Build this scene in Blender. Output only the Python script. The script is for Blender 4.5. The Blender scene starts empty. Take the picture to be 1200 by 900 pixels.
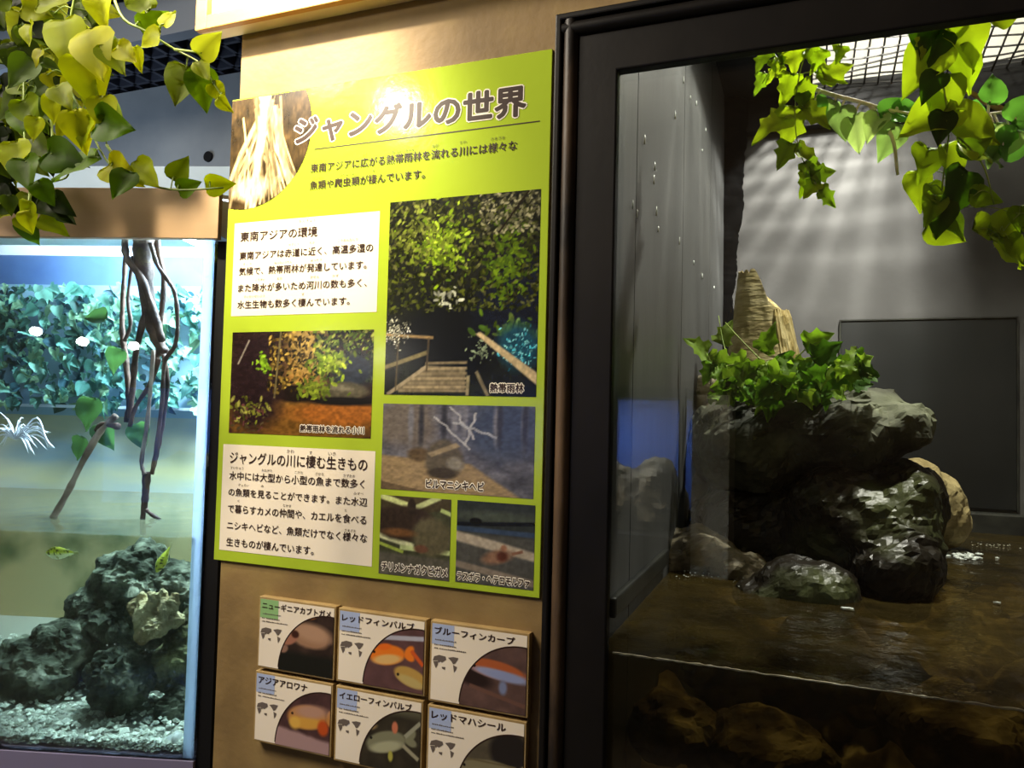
import bpy, bmesh, math, random
import numpy as np
from mathutils import Vector, Matrix, noise as mn

# ---------------------------------------------------------------- camera
F = 880.0
yaw, pitch, roll = -0.3725, 0.0406, 0.0253
EYE = Vector((0.9875, -1.0828, 1.4745))
FW = Vector((math.sin(yaw)*math.cos(pitch), math.cos(yaw)*math.cos(pitch), math.sin(pitch)))
R0 = Vector((math.cos(yaw), -math.sin(yaw), 0)); U0 = R0.cross(FW)
RT = R0*math.cos(roll) + U0*math.sin(roll); UP = U0*math.cos(roll) - R0*math.sin(roll)
scene = bpy.context.scene
COL = scene.collection
cd = bpy.data.cameras.new('camera'); cam = bpy.data.objects.new('camera', cd); COL.objects.link(cam)
cd.sensor_width = 36.0; cd.lens = 36.0*F/1200.0; cd.clip_start = .02
m = Matrix((RT, UP, -FW)).transposed().to_4x4(); m.translation = EYE
cam.matrix_world = m
scene.camera = cam

# ---------------------------------------------------------------- light and exposure
vs = scene.view_settings
vs.view_transform = 'Standard'; vs.look = 'None'; vs.gamma = 1.0; vs.exposure = 0.0
vs.use_curve_mapping = False
world = bpy.data.worlds.new('hall_air'); scene.world = world; world.use_nodes = True
world.node_tree.nodes['Background'].inputs[0].default_value = (1.0, .80, .55, 1)
world.node_tree.nodes['Background'].inputs[1].default_value = .05

def lamp(name, kind, loc, power, color, size=.05, aim=None, spot=None, blend=.5, sy=None):
    l = bpy.data.lights.new(name, kind); l.energy = power; l.color = color
    if kind == 'AREA':
        l.size = size
        if sy: l.shape = 'RECTANGLE'; l.size_y = sy
    else:
        l.shadow_soft_size = size
    if kind == 'SPOT': l.spot_size = spot; l.spot_blend = blend
    o = bpy.data.objects.new(name, l); COL.objects.link(o); o.location = loc
    if aim is not None:
        o.rotation_euler = (Vector(aim)-Vector(loc)).to_track_quat('-Z', 'Y').to_euler()
    return o
WARM = (1.0, .80, .50)
lamp('wall_spotlight', 'SPOT', (-.06, -.46, 2.58), 215, (1, .84, .58), .022, (.06, -.02, 2.09), math.radians(60), 1.0)
lamp('poster_spotlight', 'POINT', (-.06, -.70, 2.306), 8.5, (1, .90, .68), .037)
lamp('hall_fill_light', 'AREA', (-1.15, -1.3, 3.3), 100, (1, .88, .72), .9, (.3, 0, .9))  # unseen broad fill, added to lift the poster wall
# over the enclosure's mesh ceiling
lamp('enclosure_lamp', 'SPOT', (1.32, .98, 2.98), 240, (1, .97, .87), .03, (1.22, .62, 1.5), math.radians(118), .45)
lamp('enclosure_spotlight', 'SPOT', (1.32, .95, 2.98), 560, (1, .97, .92), .02, (.93, 1.85, 2.06), math.radians(54), 1.0)
lamp('enclosure_bulb', 'POINT', (1.45, 1.2, 3.02), 10, (1, .97, .88), .03)
lamp('enclosure_up_fill', 'SPOT', (1.30, 1.25, 2.74), 20, (1, .98, .92), .03, (1.34, 1.80, 3.0), math.radians(150), .6)  # added unseen spot, brightens only the white board above the mesh
# hood tubes of the tank, and the blue spill on the hall wall behind it
# (positions in the tank frame are filled in by the tank builder)

def at(px, py, y):                       # where the sight line through a photo point meets depth y
    d = RT*((px-600)/F) - UP*((py-450)/F) + FW
    return EYE + d*((y-EYE.y)/d.y)
def dist(p): return (p-EYE).dot(FW)

# ---------------------------------------------------------------- helpers
def lin(c): return tuple(((x+.055)/1.055)**2.4 if x > .04045 else x/12.92 for x in c)
def hexc(h): return lin(tuple(int(h[i:i+2], 16)/255 for i in (0, 2, 4)))

def mat(name, c1, c2=None, scale=8., rough=.6, spec=.5, bump=0., bscale=None, metal=0., detail=6., stretch=None, lo=.35, hi=.65, emit=None, c3=None, coat=0.):
    ma = bpy.data.materials.new(name); ma.use_nodes = True
    nt = ma.node_tree; b = nt.nodes['Principled BSDF']
    b.inputs['Roughness'].default_value = rough; b.inputs['Specular IOR Level'].default_value = spec
    b.inputs['Metallic'].default_value = metal; b.inputs['Coat Weight'].default_value = coat
    b.inputs['Base Color'].default_value = (*c1, 1)
    if emit: b.inputs['Emission Color'].default_value = (*c1, 1); b.inputs['Emission Strength'].default_value = emit
    if c2 is not None or bump:
        tc = nt.nodes.new('ShaderNodeTexCoord'); mp = nt.nodes.new('ShaderNodeMapping')
        nt.links.new(tc.outputs['Object'], mp.inputs[0])
        if stretch: mp.inputs['Scale'].default_value = stretch
    if c2 is not None:
        n = nt.nodes.new('ShaderNodeTexNoise'); n.inputs['Scale'].default_value = scale; n.inputs['Detail'].default_value = detail
        r = nt.nodes.new('ShaderNodeValToRGB'); r.color_ramp.elements[0].position = lo; r.color_ramp.elements[1].position = hi
        r.color_ramp.elements[0].color = (*c1, 1); r.color_ramp.elements[1].color = (*c2, 1)
        if c3 is not None:
            e = r.color_ramp.elements.new((lo+hi)/2); e.color = (*c3, 1)
        nt.links.new(mp.outputs[0], n.inputs['Vector']); nt.links.new(n.outputs['Fac'], r.inputs[0]); nt.links.new(r.outputs[0], b.inputs['Base Color'])
    if bump:
        n2 = nt.nodes.new('ShaderNodeTexNoise'); n2.inputs['Scale'].default_value = bscale or scale*3; n2.inputs['Detail'].default_value = 8
        bp = nt.nodes.new('ShaderNodeBump'); bp.inputs['Strength'].default_value = bump; bp.inputs['Distance'].default_value = .01
        nt.links.new(mp.outputs[0], n2.inputs['Vector']); nt.links.new(n2.outputs['Fac'], bp.inputs['Height']); nt.links.new(bp.outputs[0], b.inputs['Normal'])
    return ma

def color_mat(name, rough=.35, spec=.5, attr='paint', translucent=0., tint=(1.12, 1.18, .38)):
    ma = bpy.data.materials.new(name); ma.use_nodes = True; nt = ma.node_tree; b = nt.nodes['Principled BSDF']
    a = nt.nodes.new('ShaderNodeVertexColor'); a.layer_name = attr
    nt.links.new(a.outputs[0], b.inputs['Base Color'])
    b.inputs['Roughness'].default_value = rough; b.inputs['Specular IOR Level'].default_value = spec
    if translucent:
        t = nt.nodes.new('ShaderNodeBsdfTranslucent'); mx = nt.nodes.new('ShaderNodeMixShader'); mx.inputs[0].default_value = translucent
        mul = nt.nodes.new('ShaderNodeMixRGB'); mul.blend_type = 'MULTIPLY'; mul.inputs[0].default_value = 1; mul.inputs[2].default_value = (*tint, 1)
        nt.links.new(a.outputs[0], mul.inputs[1]); nt.links.new(mul.outputs[0], t.inputs[0])
        nt.links.new(b.outputs[0], mx.inputs[1]); nt.links.new(t.outputs[0], mx.inputs[2])
        nt.links.new(mx.outputs[0], nt.nodes['Material Output'].inputs[0])
    return ma

def glass_mat(name, tint=(1, 1, 1), reflect=1.0, ior=1.5):
    ma = bpy.data.materials.new(name); ma.use_nodes = True; nt = ma.node_tree; nt.nodes.remove(nt.nodes['Principled BSDF'])
    t = nt.nodes.new('ShaderNodeBsdfTransparent'); t.inputs[0].default_value = (*tint, 1)
    g = nt.nodes.new('ShaderNodeBsdfGlossy'); g.inputs['Roughness'].default_value = .0
    g.inputs[0].default_value = (reflect, reflect, reflect, 1)
    f = nt.nodes.new('ShaderNodeFresnel'); f.inputs[0].default_value = ior
    mx = nt.nodes.new('ShaderNodeMixShader')
    nt.links.new(f.outputs[0], mx.inputs[0]); nt.links.new(t.outputs[0], mx.inputs[1]); nt.links.new(g.outputs[0], mx.inputs[2])
    nt.links.new(mx.outputs[0], nt.nodes['Material Output'].inputs[0])
    return ma

def water_mat(name, tint, murk, murk_fac, bscale, bump, murk2=None):
    ma = bpy.data.materials.new(name); ma.use_nodes = True; nt = ma.node_tree; nt.nodes.remove(nt.nodes['Principled BSDF'])
    t = nt.nodes.new('ShaderNodeBsdfTransparent'); t.inputs[0].default_value = (*tint, 1)
    d = nt.nodes.new('ShaderNodeBsdfDiffuse'); d.inputs[0].default_value = (*murk, 1)
    g = nt.nodes.new('ShaderNodeBsdfGlossy'); g.inputs['Roughness'].default_value = .03
    f = nt.nodes.new('ShaderNodeFresnel'); f.inputs[0].default_value = 1.33
    m1 = nt.nodes.new('ShaderNodeMixShader'); m1.inputs[0].default_value = murk_fac
    m2 = nt.nodes.new('ShaderNodeMixShader')
    tc = nt.nodes.new('ShaderNodeTexCoord'); n = nt.nodes.new('ShaderNodeTexNoise'); n.inputs['Scale'].default_value = bscale; n.inputs['Detail'].default_value = 4
    bp = nt.nodes.new('ShaderNodeBump'); bp.inputs['Strength'].default_value = bump; bp.inputs['Distance'].default_value = .02
    nt.links.new(tc.outputs['Object'], n.inputs['Vector']); nt.links.new(n.outputs['Fac'], bp.inputs['Height'])
    nt.links.new(bp.outputs[0], g.inputs['Normal']); nt.links.new(bp.outputs[0], f.inputs['Normal'])
    if murk2:
        n3 = nt.nodes.new('ShaderNodeTexNoise'); n3.inputs['Scale'].default_value = 5; n3.inputs['Detail'].default_value = 5
        r = nt.nodes.new('ShaderNodeValToRGB'); r.color_ramp.elements[0].position = .38; r.color_ramp.elements[1].position = .65
        r.color_ramp.elements[0].color = (*murk, 1); r.color_ramp.elements[1].color = (*murk2, 1)
        nt.links.new(tc.outputs['Object'], n3.inputs['Vector']); nt.links.new(n3.outputs['Fac'], r.inputs[0]); nt.links.new(r.outputs[0], d.inputs[0])
    nt.links.new(t.outputs[0], m1.inputs[1]); nt.links.new(d.outputs[0], m1.inputs[2])
    nt.links.new(f.outputs[0], m2.inputs[0]); nt.links.new(m1.outputs[0], m2.inputs[1]); nt.links.new(g.outputs[0], m2.inputs[2])
    nt.links.new(m2.outputs[0], nt.nodes['Material Output'].inputs[0])
    return ma

def thing(name, label, cat, loc=(0, 0, 0), group=None):
    o = bpy.data.objects.new(name, None); COL.objects.link(o); o.location = loc; o.empty_display_size = .02
    o['label'] = label; o['category'] = cat
    if group: o['group'] = group
    return o
def tag(o, label, cat, group=None, kind=None):
    o['label'] = label; o['category'] = cat
    if group: o['group'] = group
    if kind: o['kind'] = kind
    return o
def struct(o): o['kind'] = 'structure'; return o

def wloc(p):
    v = Vector((0, 0, 0))
    while p is not None: v = v + Vector(p.location); p = p.parent
    return v
def link(name, me, ma, parent=None, loc=None, smooth=False):
    o = bpy.data.objects.new(name, me); COL.objects.link(o)
    if ma: me.materials.append(ma)
    if smooth:
        me.polygons.foreach_set('use_smooth', [True]*len(me.polygons))
    if parent:
        o.parent = parent; me.transform(Matrix.Translation(-wloc(parent)))
    elif loc is not None:
        o.location = loc; me.transform(Matrix.Translation(-Vector(loc)))
    return o

class MB:
    """collects shapes for ONE mesh"""
    def __init__(s): s.v = []; s.f = []; s.c = []
    def add(s, vs, fs, col=None):
        n = len(s.v); s.v += [tuple(x) for x in vs]; s.f += [tuple(i+n for i in f) for f in fs]
        if col is not None: s.c += [col]*len(vs)
    def box(s, a, b, M=None):
        (x0, y0, z0), (x1, y1, z1) = a, b
        vs = [Vector(p) for p in ((x0, y0, z0), (x1, y0, z0), (x1, y1, z0), (x0, y1, z0), (x0, y0, z1), (x1, y0, z1), (x1, y1, z1), (x0, y1, z1))]
        if M is not None: vs = [M @ p for p in vs]
        s.add(vs, [(3, 2, 1, 0), (4, 5, 6, 7), (0, 1, 5, 4), (1, 2, 6, 5), (2, 3, 7, 6), (3, 0, 4, 7)])
    def tube(s, pts, rad, seg=8, col=None, cap=True):
        pts = [Vector(p) for p in pts]; n = len(pts)
        if not isinstance(rad, (list, tuple)): rad = [rad]*n
        vs = []; fs = []; ref = Vector((.31, .7, .64))
        for i, p in enumerate(pts):
            t = (pts[min(i+1, n-1)]-pts[max(i-1, 0)]).normalized()
            a = t.cross(ref)
            if a.length < .1: a = t.cross(Vector((1, 0, 0)))
            a.normalize(); b = t.cross(a)
            for k in range(seg):
                an = 2*math.pi*k/seg; vs.append(p+(a*math.cos(an)+b*math.sin(an))*rad[i])
        for i in range(n-1):
            for k in range(seg):
                k2 = (k+1) % seg; fs.append((i*seg+k, i*seg+k2, (i+1)*seg+k2, (i+1)*seg+k))
        if cap: fs.append(tuple(range(seg))[::-1]); fs.append(tuple(range((n-1)*seg, n*seg)))
        s.add(vs, fs, col)
    def build(s, name, ma, parent=None, loc=None, smooth=False, bevel=0, attr='paint', fix=True):
        me = bpy.data.meshes.new(name); me.from_pydata(s.v, [], s.f)
        if fix:
            bm = bmesh.new(); bm.from_mesh(me); bmesh.ops.recalc_face_normals(bm, faces=bm.faces); bm.to_mesh(me); bm.free()
        if s.c:
            ca = me.color_attributes.new(attr, 'FLOAT_COLOR', 'POINT')
            ca.data.foreach_set('color', np.array([(*c[:3], 1.) for c in s.c], dtype=np.float32).ravel())
        o = link(name, me, ma, parent, loc, smooth)
        if bevel:
            b = o.modifiers.new('bevel', 'BEVEL'); b.width = bevel; b.segments = 2; b.limit_method = 'ANGLE'
        return o
def boxobj(name, a, b, ma, parent=None, bevel=0, M=None):
    q = MB(); q.box(a, b, M)
    c = [(a[i]+b[i])/2 for i in range(3)]
    return q.build(name, ma, parent, bevel=bevel)

def smooth_path(pts, n=6):
    pts = [Vector(p) for p in pts]; out = []
    P = [pts[0]*2-pts[1]] + pts + [pts[-1]*2-pts[-2]]
    for i in range(1, len(P)-2):
        for k in range(n):
            t = k/n; a, b, c, d = P[i-1], P[i], P[i+1], P[i+2]
            out.append(.5*((2*b)+(c-a)*t+(2*a-5*b+4*c-d)*t*t+(-a+3*b-3*c+d)*t**3))
    out.append(pts[-1]); return out

# ---------------------------------------------------------------- materials
M_wall = mat('painted_concrete', hexc('7a6440'), hexc('96804f'), 7, .6, .3, .10, 60, c3=hexc('8a7249'))
M_blackframe = mat('black_painted_wood', hexc('100e0d'), hexc('171412'), 10, .45, .25, .03, 40)
M_worn = mat('worn_brown_black_paint', hexc('1b1511'), hexc('80664b'), 9, .5, .4, .15, 50, stretch=(1, 1, .25), lo=.42, hi=.72)
M_wood = mat('light_wood', hexc('b07c34'), hexc('c8954c'), 14, .5, .4, .05, 60, stretch=(.15, 1, 1))
M_hoodwood = mat('hood_plywood', hexc('a58a6c'), hexc('b2987a'), 10, .5, .35, .03, 60, stretch=(.2, .2, 1))
M_cardwood = mat('card_wood', hexc('94794a'), hexc('ae9566'), 24, .6, .3)
M_lime = mat('lime_print', hexc('a9c236'), None, rough=.14, spec=.6, bump=.03, bscale=60)
M_cream = mat('cream_print', hexc('f4ead8'), None, rough=.3, spec=.5)
M_ink = mat('dark_brown_ink', hexc('35241f'), None, rough=.3, spec=.4)
M_ink2 = mat('grey_ink', hexc('6a605a'), None, rough=.4, spec=.3)
M_white = mat('white_outline_print', hexc('f6efe0'), None, rough=.3)
M_print = color_mat('photo_print', .2, .5)
M_cardprint = color_mat('card_photo_print', .45, .35)
M_cardpaper = mat('card_paper', hexc('efe4d2'), None, rough=.5, spec=.3)
M_bluetag = mat('blue_tag', hexc('a9b8dc'), None, rough=.5); M_greentag = mat('green_tag', hexc('8fbb7d'), None, rough=.5)
M_leaf = color_mat('green_leaf', .5, .15, translucent=.5)
M_stem = mat('vine_stem', hexc('6f8a2a'), hexc('94a845'), 30, .5)
M_bark = mat('pale_branch_bark', hexc('cfc8b8'), hexc('f0ebe0'), 40, .7, bump=.2)
M_glass = glass_mat('window_glass', (.97, .98, .96), 1.0, 1.65)
M_tankglass = glass_mat('tank_glass', (.94, .98, 1.0), 1.0, 1.5)
M_rock = mat('grey_green_rock', hexc('2f3028'), hexc('74785f'), 6, .75, .3, .5, 26, c3=hexc('4a4b3c'))
M_wetrock = mat('wet_dark_rock', hexc('140f0a'), hexc('4c5230'), 4, .36, .3, .6, 30, c3=hexc('211c12'))
M_gold = mat('ochre_rock', hexc('7d6e45'), hexc('b3a373'), 9, .7, .3, .5, 26)
M_bankrock = mat('grey_bank_rock', hexc('4a4232'), hexc('9a8f76'), 10, .6, .4, .6, 24, c3=hexc('6f6650'))
M_stump = mat('dead_wood', hexc('8a7c55'), hexc('c2b58c'), 9, .8, .2, .5, 30, stretch=(1, 1, 3.2), c3=hexc('a89a6c'))
M_stumpcut = mat('split_yellow_wood', hexc('a08c54'), hexc('e0d09c'), 18, .8, .2, .5, 60, stretch=(3, 3, .5))
M_plank = mat('grey_painted_plank', hexc('3d3e3d'), hexc('545554'), 4, .45, .4, .06, 40, stretch=(1, 1, .3))
M_backwall = mat('dark_grey_wall_paint', hexc('343331'), hexc('504f4d'), 2.2, .6, .3, .08, 30)
M_black = mat('matt_black', hexc('0c0c0d'), None, rough=.6, spec=.3)
M_door = mat('dark_panel_paint', hexc('161817'), hexc('202120'), 3, .45, .3)
M_trimblack = mat('black_rubber_trim', hexc('191a1a'), hexc('34352f'), 12, .35, .5)
M_bed = mat('brown_pond_bed', hexc('3a3018'), hexc('aa9c6c'), 12, .8, .3, .8, 22, c3=hexc('5a4a28'))
M_water = water_mat('brown_pond_water', (.54, .46, .28), hexc('382f1a'), .40, 18, .34, hexc('584a24'))
M_wire = mat('dark_mesh_wire', hexc('2a2824'), None, rough=.6)
M_whiteceil = mat('white_lit_board', hexc('d8d4c8'), None, rough=.7)

# ================================================================= SETTING
# main wall with the enclosure opening
WX0, WX1, WZ1 = .011, 2.6, 3.5
OX0, OX1, OZ0, OZ1 = .690, 1.98, .72, 2.045
q = MB()
q.box((WX0, 0, 0), (OX0, .09, WZ1)); q.box((OX1, 0, 0), (WX1, .09, WZ1)); q.box((OX0, 0, 0), (OX1, .09, OZ0)); q.box((OX0, 0, OZ1), (OX1, .09, WZ1))
struct(q.build('wall_front', M_wall))
# hall shell
M_floor = mat('dark_hall_floor', hexc('3a3129'), hexc('4a4036'), 5, .5)
M_rear = mat('dark_hall_wall', hexc('3c3126'), hexc('4a3d2f'), 3, .7)
M_blueconc = mat('bare_concrete', hexc('7f8790'), hexc('949ba2'), 2.5, .7, .3, .1, 30)
struct(boxobj('floor', (-6.5, -2.6, -.06), (3, 3.2, 0), M_floor))
struct(boxobj('wall_rear', (-6.5, -2.6, 0), (3, -2.5, 3.6), M_rear))
q = MB(); q.box((-6.5, 2.0, 0), (-1.2, 2.1, 3.24))
wb = struct(q.build('wall_back', M_blueconc))
cone = at(245, 184, 1.999)
q = MB(); q.tube([cone+Vector((0, .0, 0)), cone+Vector((0, -.012, 0))], .028, 14); struct(q.build('trim_1', M_black))
# dark louvre ceiling over the back of the hall
q = MB()
for i in range(46):
    x = -6.3+i*.115; q.box((x, .9, 3.25), (x+.022, 2.1, 3.32))
for i in range(12):
    y = .9+i*.105; q.box((-6.4, y, 3.25), (-1.2, y+.02, 3.32))
struct(q.build('ceiling', mat('dark_louvre', hexc('2c2f3a'), hexc('3a3e4c'), 6, .5)))
struct(boxobj('ceiling_slab', (-6.4, .6, 3.46), (-1.2, 2.1, 3.5), mat('blue_grey_slab', hexc('4a5263'), None)))
struct(boxobj('ceiling_beam', (-6.4, 1.30, 3.06), (-1.2, 1.36, 3.25), mat('blue_grey_beam', hexc('7d8796'), None)))
lamp('aquarium_spill_light', 'AREA', (-2.6, .9, 2.1), 12, (.72, .86, 1.0), .8, (-2.6, 2.0, 2.9))

# ================================================================= ENCLOSURE ROOM
EX0, EX1, EY1, CZ = .70, 1.99, 1.85, 2.67
WATER = 1.1255
# left wall: boards, with a seam
q = MB()
y = .092
for wdt in (.155, .55, .56, .50):
    q.box((EX0-.03, y+.0025, .6), (EX0, min(y+wdt-.0025, EY1-.002), CZ+.45)); y += wdt
q.box((EX0-.045, .092, .6), (EX0-.03, EY1, CZ+.45))
struct(q.build('wall_left', M_plank))
struct(boxobj('wall_far', (EX0-.05, EY1, .6), (EX1, EY1+.06, CZ+.45), M_backwall))
struct(boxobj('wall_right', (EX1, .092, .6), (EX1+.05, EY1+.06, CZ+.45), M_backwall))
# rough black joint sealing the far corner; its wider top shapes in a shadow wedge
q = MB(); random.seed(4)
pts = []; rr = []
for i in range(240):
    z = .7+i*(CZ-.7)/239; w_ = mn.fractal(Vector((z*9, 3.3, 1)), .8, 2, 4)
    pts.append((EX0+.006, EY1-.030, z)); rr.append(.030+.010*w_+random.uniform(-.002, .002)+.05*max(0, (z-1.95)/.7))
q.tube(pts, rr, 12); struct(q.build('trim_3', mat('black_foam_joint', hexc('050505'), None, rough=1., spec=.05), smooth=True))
# ceiling: black boards round a mesh opening, white board above it
q = MB(); HX0, HX1, HY0, HY1 = 1.0, 1.95, .20, 1.80
q.box((EX0-.04, .092, CZ), (HX0, EY1, CZ+.03)); q.box((HX1, .092, CZ), (EX1, EY1, CZ+.03))
q.box((HX0, HY1, CZ), (HX1, EY1, CZ+.03)); q.box((HX0, .092, CZ), (HX1, HY0, CZ+.03))
struct(q.build('ceiling_enclosure', M_black))
struct(boxobj('ceiling_top_board', (EX0-.04, .092, CZ+.44), (EX1+.05, EY1+.06, CZ+.47), M_whiteceil))
struct(boxobj('wall_above_mesh', (EX0, EY1-.012, CZ+.031), (EX1, EY1-.001, CZ+.439), M_whiteceil))
q = MB()
n = 22
for i in range(n+1):
    x = HX0+(HX1-HX0)*i/n
    q.tube([(x, HY0+(HY1-HY0)*k/12, CZ+.008+.035*math.sin(math.pi*k/12)+.01*math.sin(i*.9+k)) for k in range(13)], .0032, 4)
n = 32
for i in range(n+1):
    y = HY0+(HY1-HY0)*i/n
    q.tube([(HX0+(HX1-HX0)*k/12, y, CZ+.008+.035*math.sin(math.pi*(y-HY0)/(HY1-HY0))+.01*math.sin(k*.9+i)) for k in range(13)], .0032, 4)
tag(q.build('ceiling_mesh', M_wire), 'dark wire mesh panel under the bright lamp at the top right', 'mesh')
struct(boxobj('ceiling_beam_far', (EX0+.002, 1.80, 2.55), (EX1-.002, 1.848, CZ-.001), M_black))
# dark panel on the far wall, ledge below
dp = thing('wall_panel', 'large dark rectangular panel on the back wall behind the rocks', 'panel', (1.37, 1.849, 1.19))
boxobj('panel_board', (1.105, 1.838, 1.20), (1.64, 1.849, 1.838), M_door, dp, .002)
q = MB(); q.box((1.10, 1.834, 1.838), (1.645, 1.849, 1.843)); q.box((1.64, 1.834, 1.195), (1.645, 1.849, 1.838)); q.box((1.10, 1.834, 1.195), (1.105, 1.849, 1.838))
q.build('panel_edge', M_trimblack, dp)
struct(boxobj('baseboard_far', (EX0+.05, 1.79, 1.10), (EX1, 1.848, 1.19), M_trimblack, None, .006))
struct(boxobj('baseboard_left', (EX0, .10, 1.155), (EX0+.012, .60, 1.188), M_trimblack, None, .004))

# pond bed and water
def bed():
    q = MB(); nx, ny = 90, 90
    for j in range(ny+1):
        for i in range(nx+1):
            x = EX0+.003+(OX1-EX0-.006)*i/nx; y = .024+(EY1-.03)*j/ny
            z = .80+.10*(j/ny)**.5+.10*mn.fractal(Vector((x*4.5, y*4.5, 3.1)), 1, 2, 5)+.05*mn.noise(Vector((x*9, y*9, 1)))
            q.v.append((x, y, min(z, 1.09)))
    for j in range(ny):
        for i in range(nx):
            k = j*(nx+1)+i; q.f.append((k, k+1, k+nx+2, k+nx+1))
    return struct(q.build('floor_pond', M_bed, smooth=True))
bed()
q = MB(); nx, ny = 140, 170; X0, X1, Y0, Y1 = EX0+.003, OX1-.003, .021, EY1-.004
for j in range(ny+1):
    for i in range(nx+1):
        x = X0+(X1-X0)*i/nx; y = Y0+(Y1-Y0)*j/ny
        q.v.append((x, y, WATER+.0022*mn.noise(Vector((x*13, y*22, 0)))+.0012*mn.noise(Vector((x*40, y*60, 2)))))
for j in range(ny):
    for i in range(nx):
        k = j*(nx+1)+i; q.f.append((k, k+1, k+nx+2, k+nx+1))
b0 = len(q.v)
for i in range(nx+1): q.v.append((X0+(X1-X0)*i/nx, Y0, .725))
for i in range(nx): q.f.append((b0+i, b0+i+1, i+1, i))
tag(q.build('pond_water', M_water, smooth=True), 'murky brown rippled water filling the big tank around the rocks', 'water', kind='stuff')

# window: frame and glass
wf = thing('window_frame', 'thick black moulded wooden frame around the large display window', 'frame', (1.34, 0, .70))
def rect_ring(q, x0, x1, z0, z1, w, ya, yb):
    o_ = [(x0, z0), (x1, z0), (x1, z1), (x0, z1)]; i_ = [(x0+w, z0+w), (x1-w, z0+w), (x1-w, z1-w), (x0+w, z1-w)]
    vs = [(x, y, z) for y in (ya, yb) for ring in (o_, i_) for x, z in ring]; fs = []
    for k in range(4):
        k2 = (k+1) % 4
        fs += [(k, k2, 4+k2, 4+k), (8+k2, 8+k, 12+k, 12+k2), (k2, k, 8+k, 8+k2), (4+k, 4+k2, 12+k2, 12+k)]
    q.add(vs, fs)
FX0, FX1, FZ0, FZ1 = .6285, 2.05, .66, 2.0848
for nm, ins, w, ya, yb, ma in (('frame_lip', 0, .010, -.022, .0, M_blackframe), ('frame_face', .0345, .061, -.012, .0, M_blackframe),
                              ('frame_inner_bead', .0895, .0055, -.004, .011, M_blackframe)):
    q = MB(); rect_ring(q, FX0+ins, FX1-ins, FZ0+ins, FZ1-ins, w, ya, yb); q.build(nm, ma, wf, bevel=.0025)
# rounded worn moulding between lip and face, left and right stiles and rails
def mould(p0, p1, outd):
    q = MB(); p0 = Vector(p0); p1 = Vector(p1); od = Vector(outd); n = 24; prof = []
    for k in range(9):
        an = math.pi*k/8; prof.append((-math.cos(an)*.0125, -.006-.016*math.sin(an)))
    vs = []
    for i in range(n+1):
        c = p0.lerp(p1, i/n)
        for a_, b_ in prof: vs.append(c+od*a_+Vector((0, b_, 0)))
    fs = [(i*9+k, i*9+k+1, (i+1)*9+k+1, (i+1)*9+k) for i in range(n) for k in range(8)]
    q.add(vs, fs); return q
hx = .0225
for p0, p1, od in (((FX0+hx, 0, FZ0), (FX0+hx, 0, FZ1-.010), (1, 0, 0)), ((FX1-hx, 0, FZ0), (FX1-hx, 0, FZ1-.01), (1, 0, 0)),
                   ((FX0+.01, 0, FZ1-hx), (FX1-.01, 0, FZ1-hx), (0, 0, 1)), ((FX0+.01, 0, FZ0+hx), (FX1-.01, 0, FZ0+hx), (0, 0, 1))):
    mould(p0, p1, od).build('frame_moulding', M_worn if od[0] else M_blackframe, wf, smooth=True)
struct(boxobj('window_1', (OX0+.002, .012, OZ0), (OX1-.002, .019, OZ1), M_glass))
# white waterline deposit on the inside of the glass
q = MB(); random.seed(3); pts = []; rr = []
for i in range(160):
    pts.append((.726+i*(1.9-.726)/159, .0225, WATER+.0015+random.uniform(-.0006, .0006))); rr.append(.0011+random.uniform(-.0003, .0008)*(1 if random.random() < .8 else 2))
q.tube(pts, rr, 5)
tag(q.build('waterline_deposit', mat('white_scale', hexc('d8cfb8'), hexc('b8ab8c'), 60, .8)), 'thin white scale line along the waterline on the window glass', 'deposit')

# ================================================================= ROCKS
def make_rock(name, label, lumps, ma, voxel=.014, amp=.035, freq=7., seed=0, rid=.5, group=None, parent=None, cat='rock', fine=.35, step=.45, pits=0.):
    bm = bmesh.new()
    for c, r in lumps:
        M4 = Matrix.Translation(Vector(c)) @ Matrix.Diagonal((*r, 1))
        bmesh.ops.create_icosphere(bm, subdivisions=3, radius=1, matrix=M4)
    me = bpy.data.meshes.new(name); bm.to_mesh(me); bm.free()
    tmp = bpy.data.objects.new('tmp', me); COL.objects.link(tmp)
    md = tmp.modifiers.new('r', 'REMESH'); md.mode = 'VOXEL'; md.voxel_size = voxel
    sm = tmp.modifiers.new('s', 'SMOOTH'); sm.iterations = 3
    bpy.context.view_layer.update()
    me2 = bpy.data.meshes.new_from_object(tmp.evaluated_get(bpy.context.evaluated_depsgraph_get()))
    bpy.data.objects.remove(tmp); bpy.data.meshes.remove(me)
    nrm = [v.normal.copy() for v in me2.vertices]
    for v, n in zip(me2.vertices, nrm):
        p = v.co*freq+Vector((seed*3.7, seed*1.3, seed*7.1))
        h = mn.fractal(p, .9, 2.1, 4)*.7 + rid*(mn.ridged_multi_fractal(p*.8, .9, 2, 4, 1., 2.)-1.0)*.55
        h += fine*mn.noise(p*4)*.4
        if pits:
            d_ = mn.voronoi(p*1.7)[0][0]; h -= pits*max(0, .42-d_)*2.2
        # stepped fracture faces
        h = h*(1-step)+step*(math.floor(h*3.2)+min(1, ((h*3.2) % 1)*3))/3.2
        v.co += n*h*amp
    me2.name = name
    base = Vector(lumps[0][0])
    if parent: return link(name, me2, ma, parent, smooth=False)
    o = link(name, me2, ma, None, base, smooth=False)
    return tag(o, label, cat, group)
def L(px, py, y, rx, rz, ry):
    p = at(px, py, y); s = dist(p)/F
    return (p, (rx*s, ry, rz*s))
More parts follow.
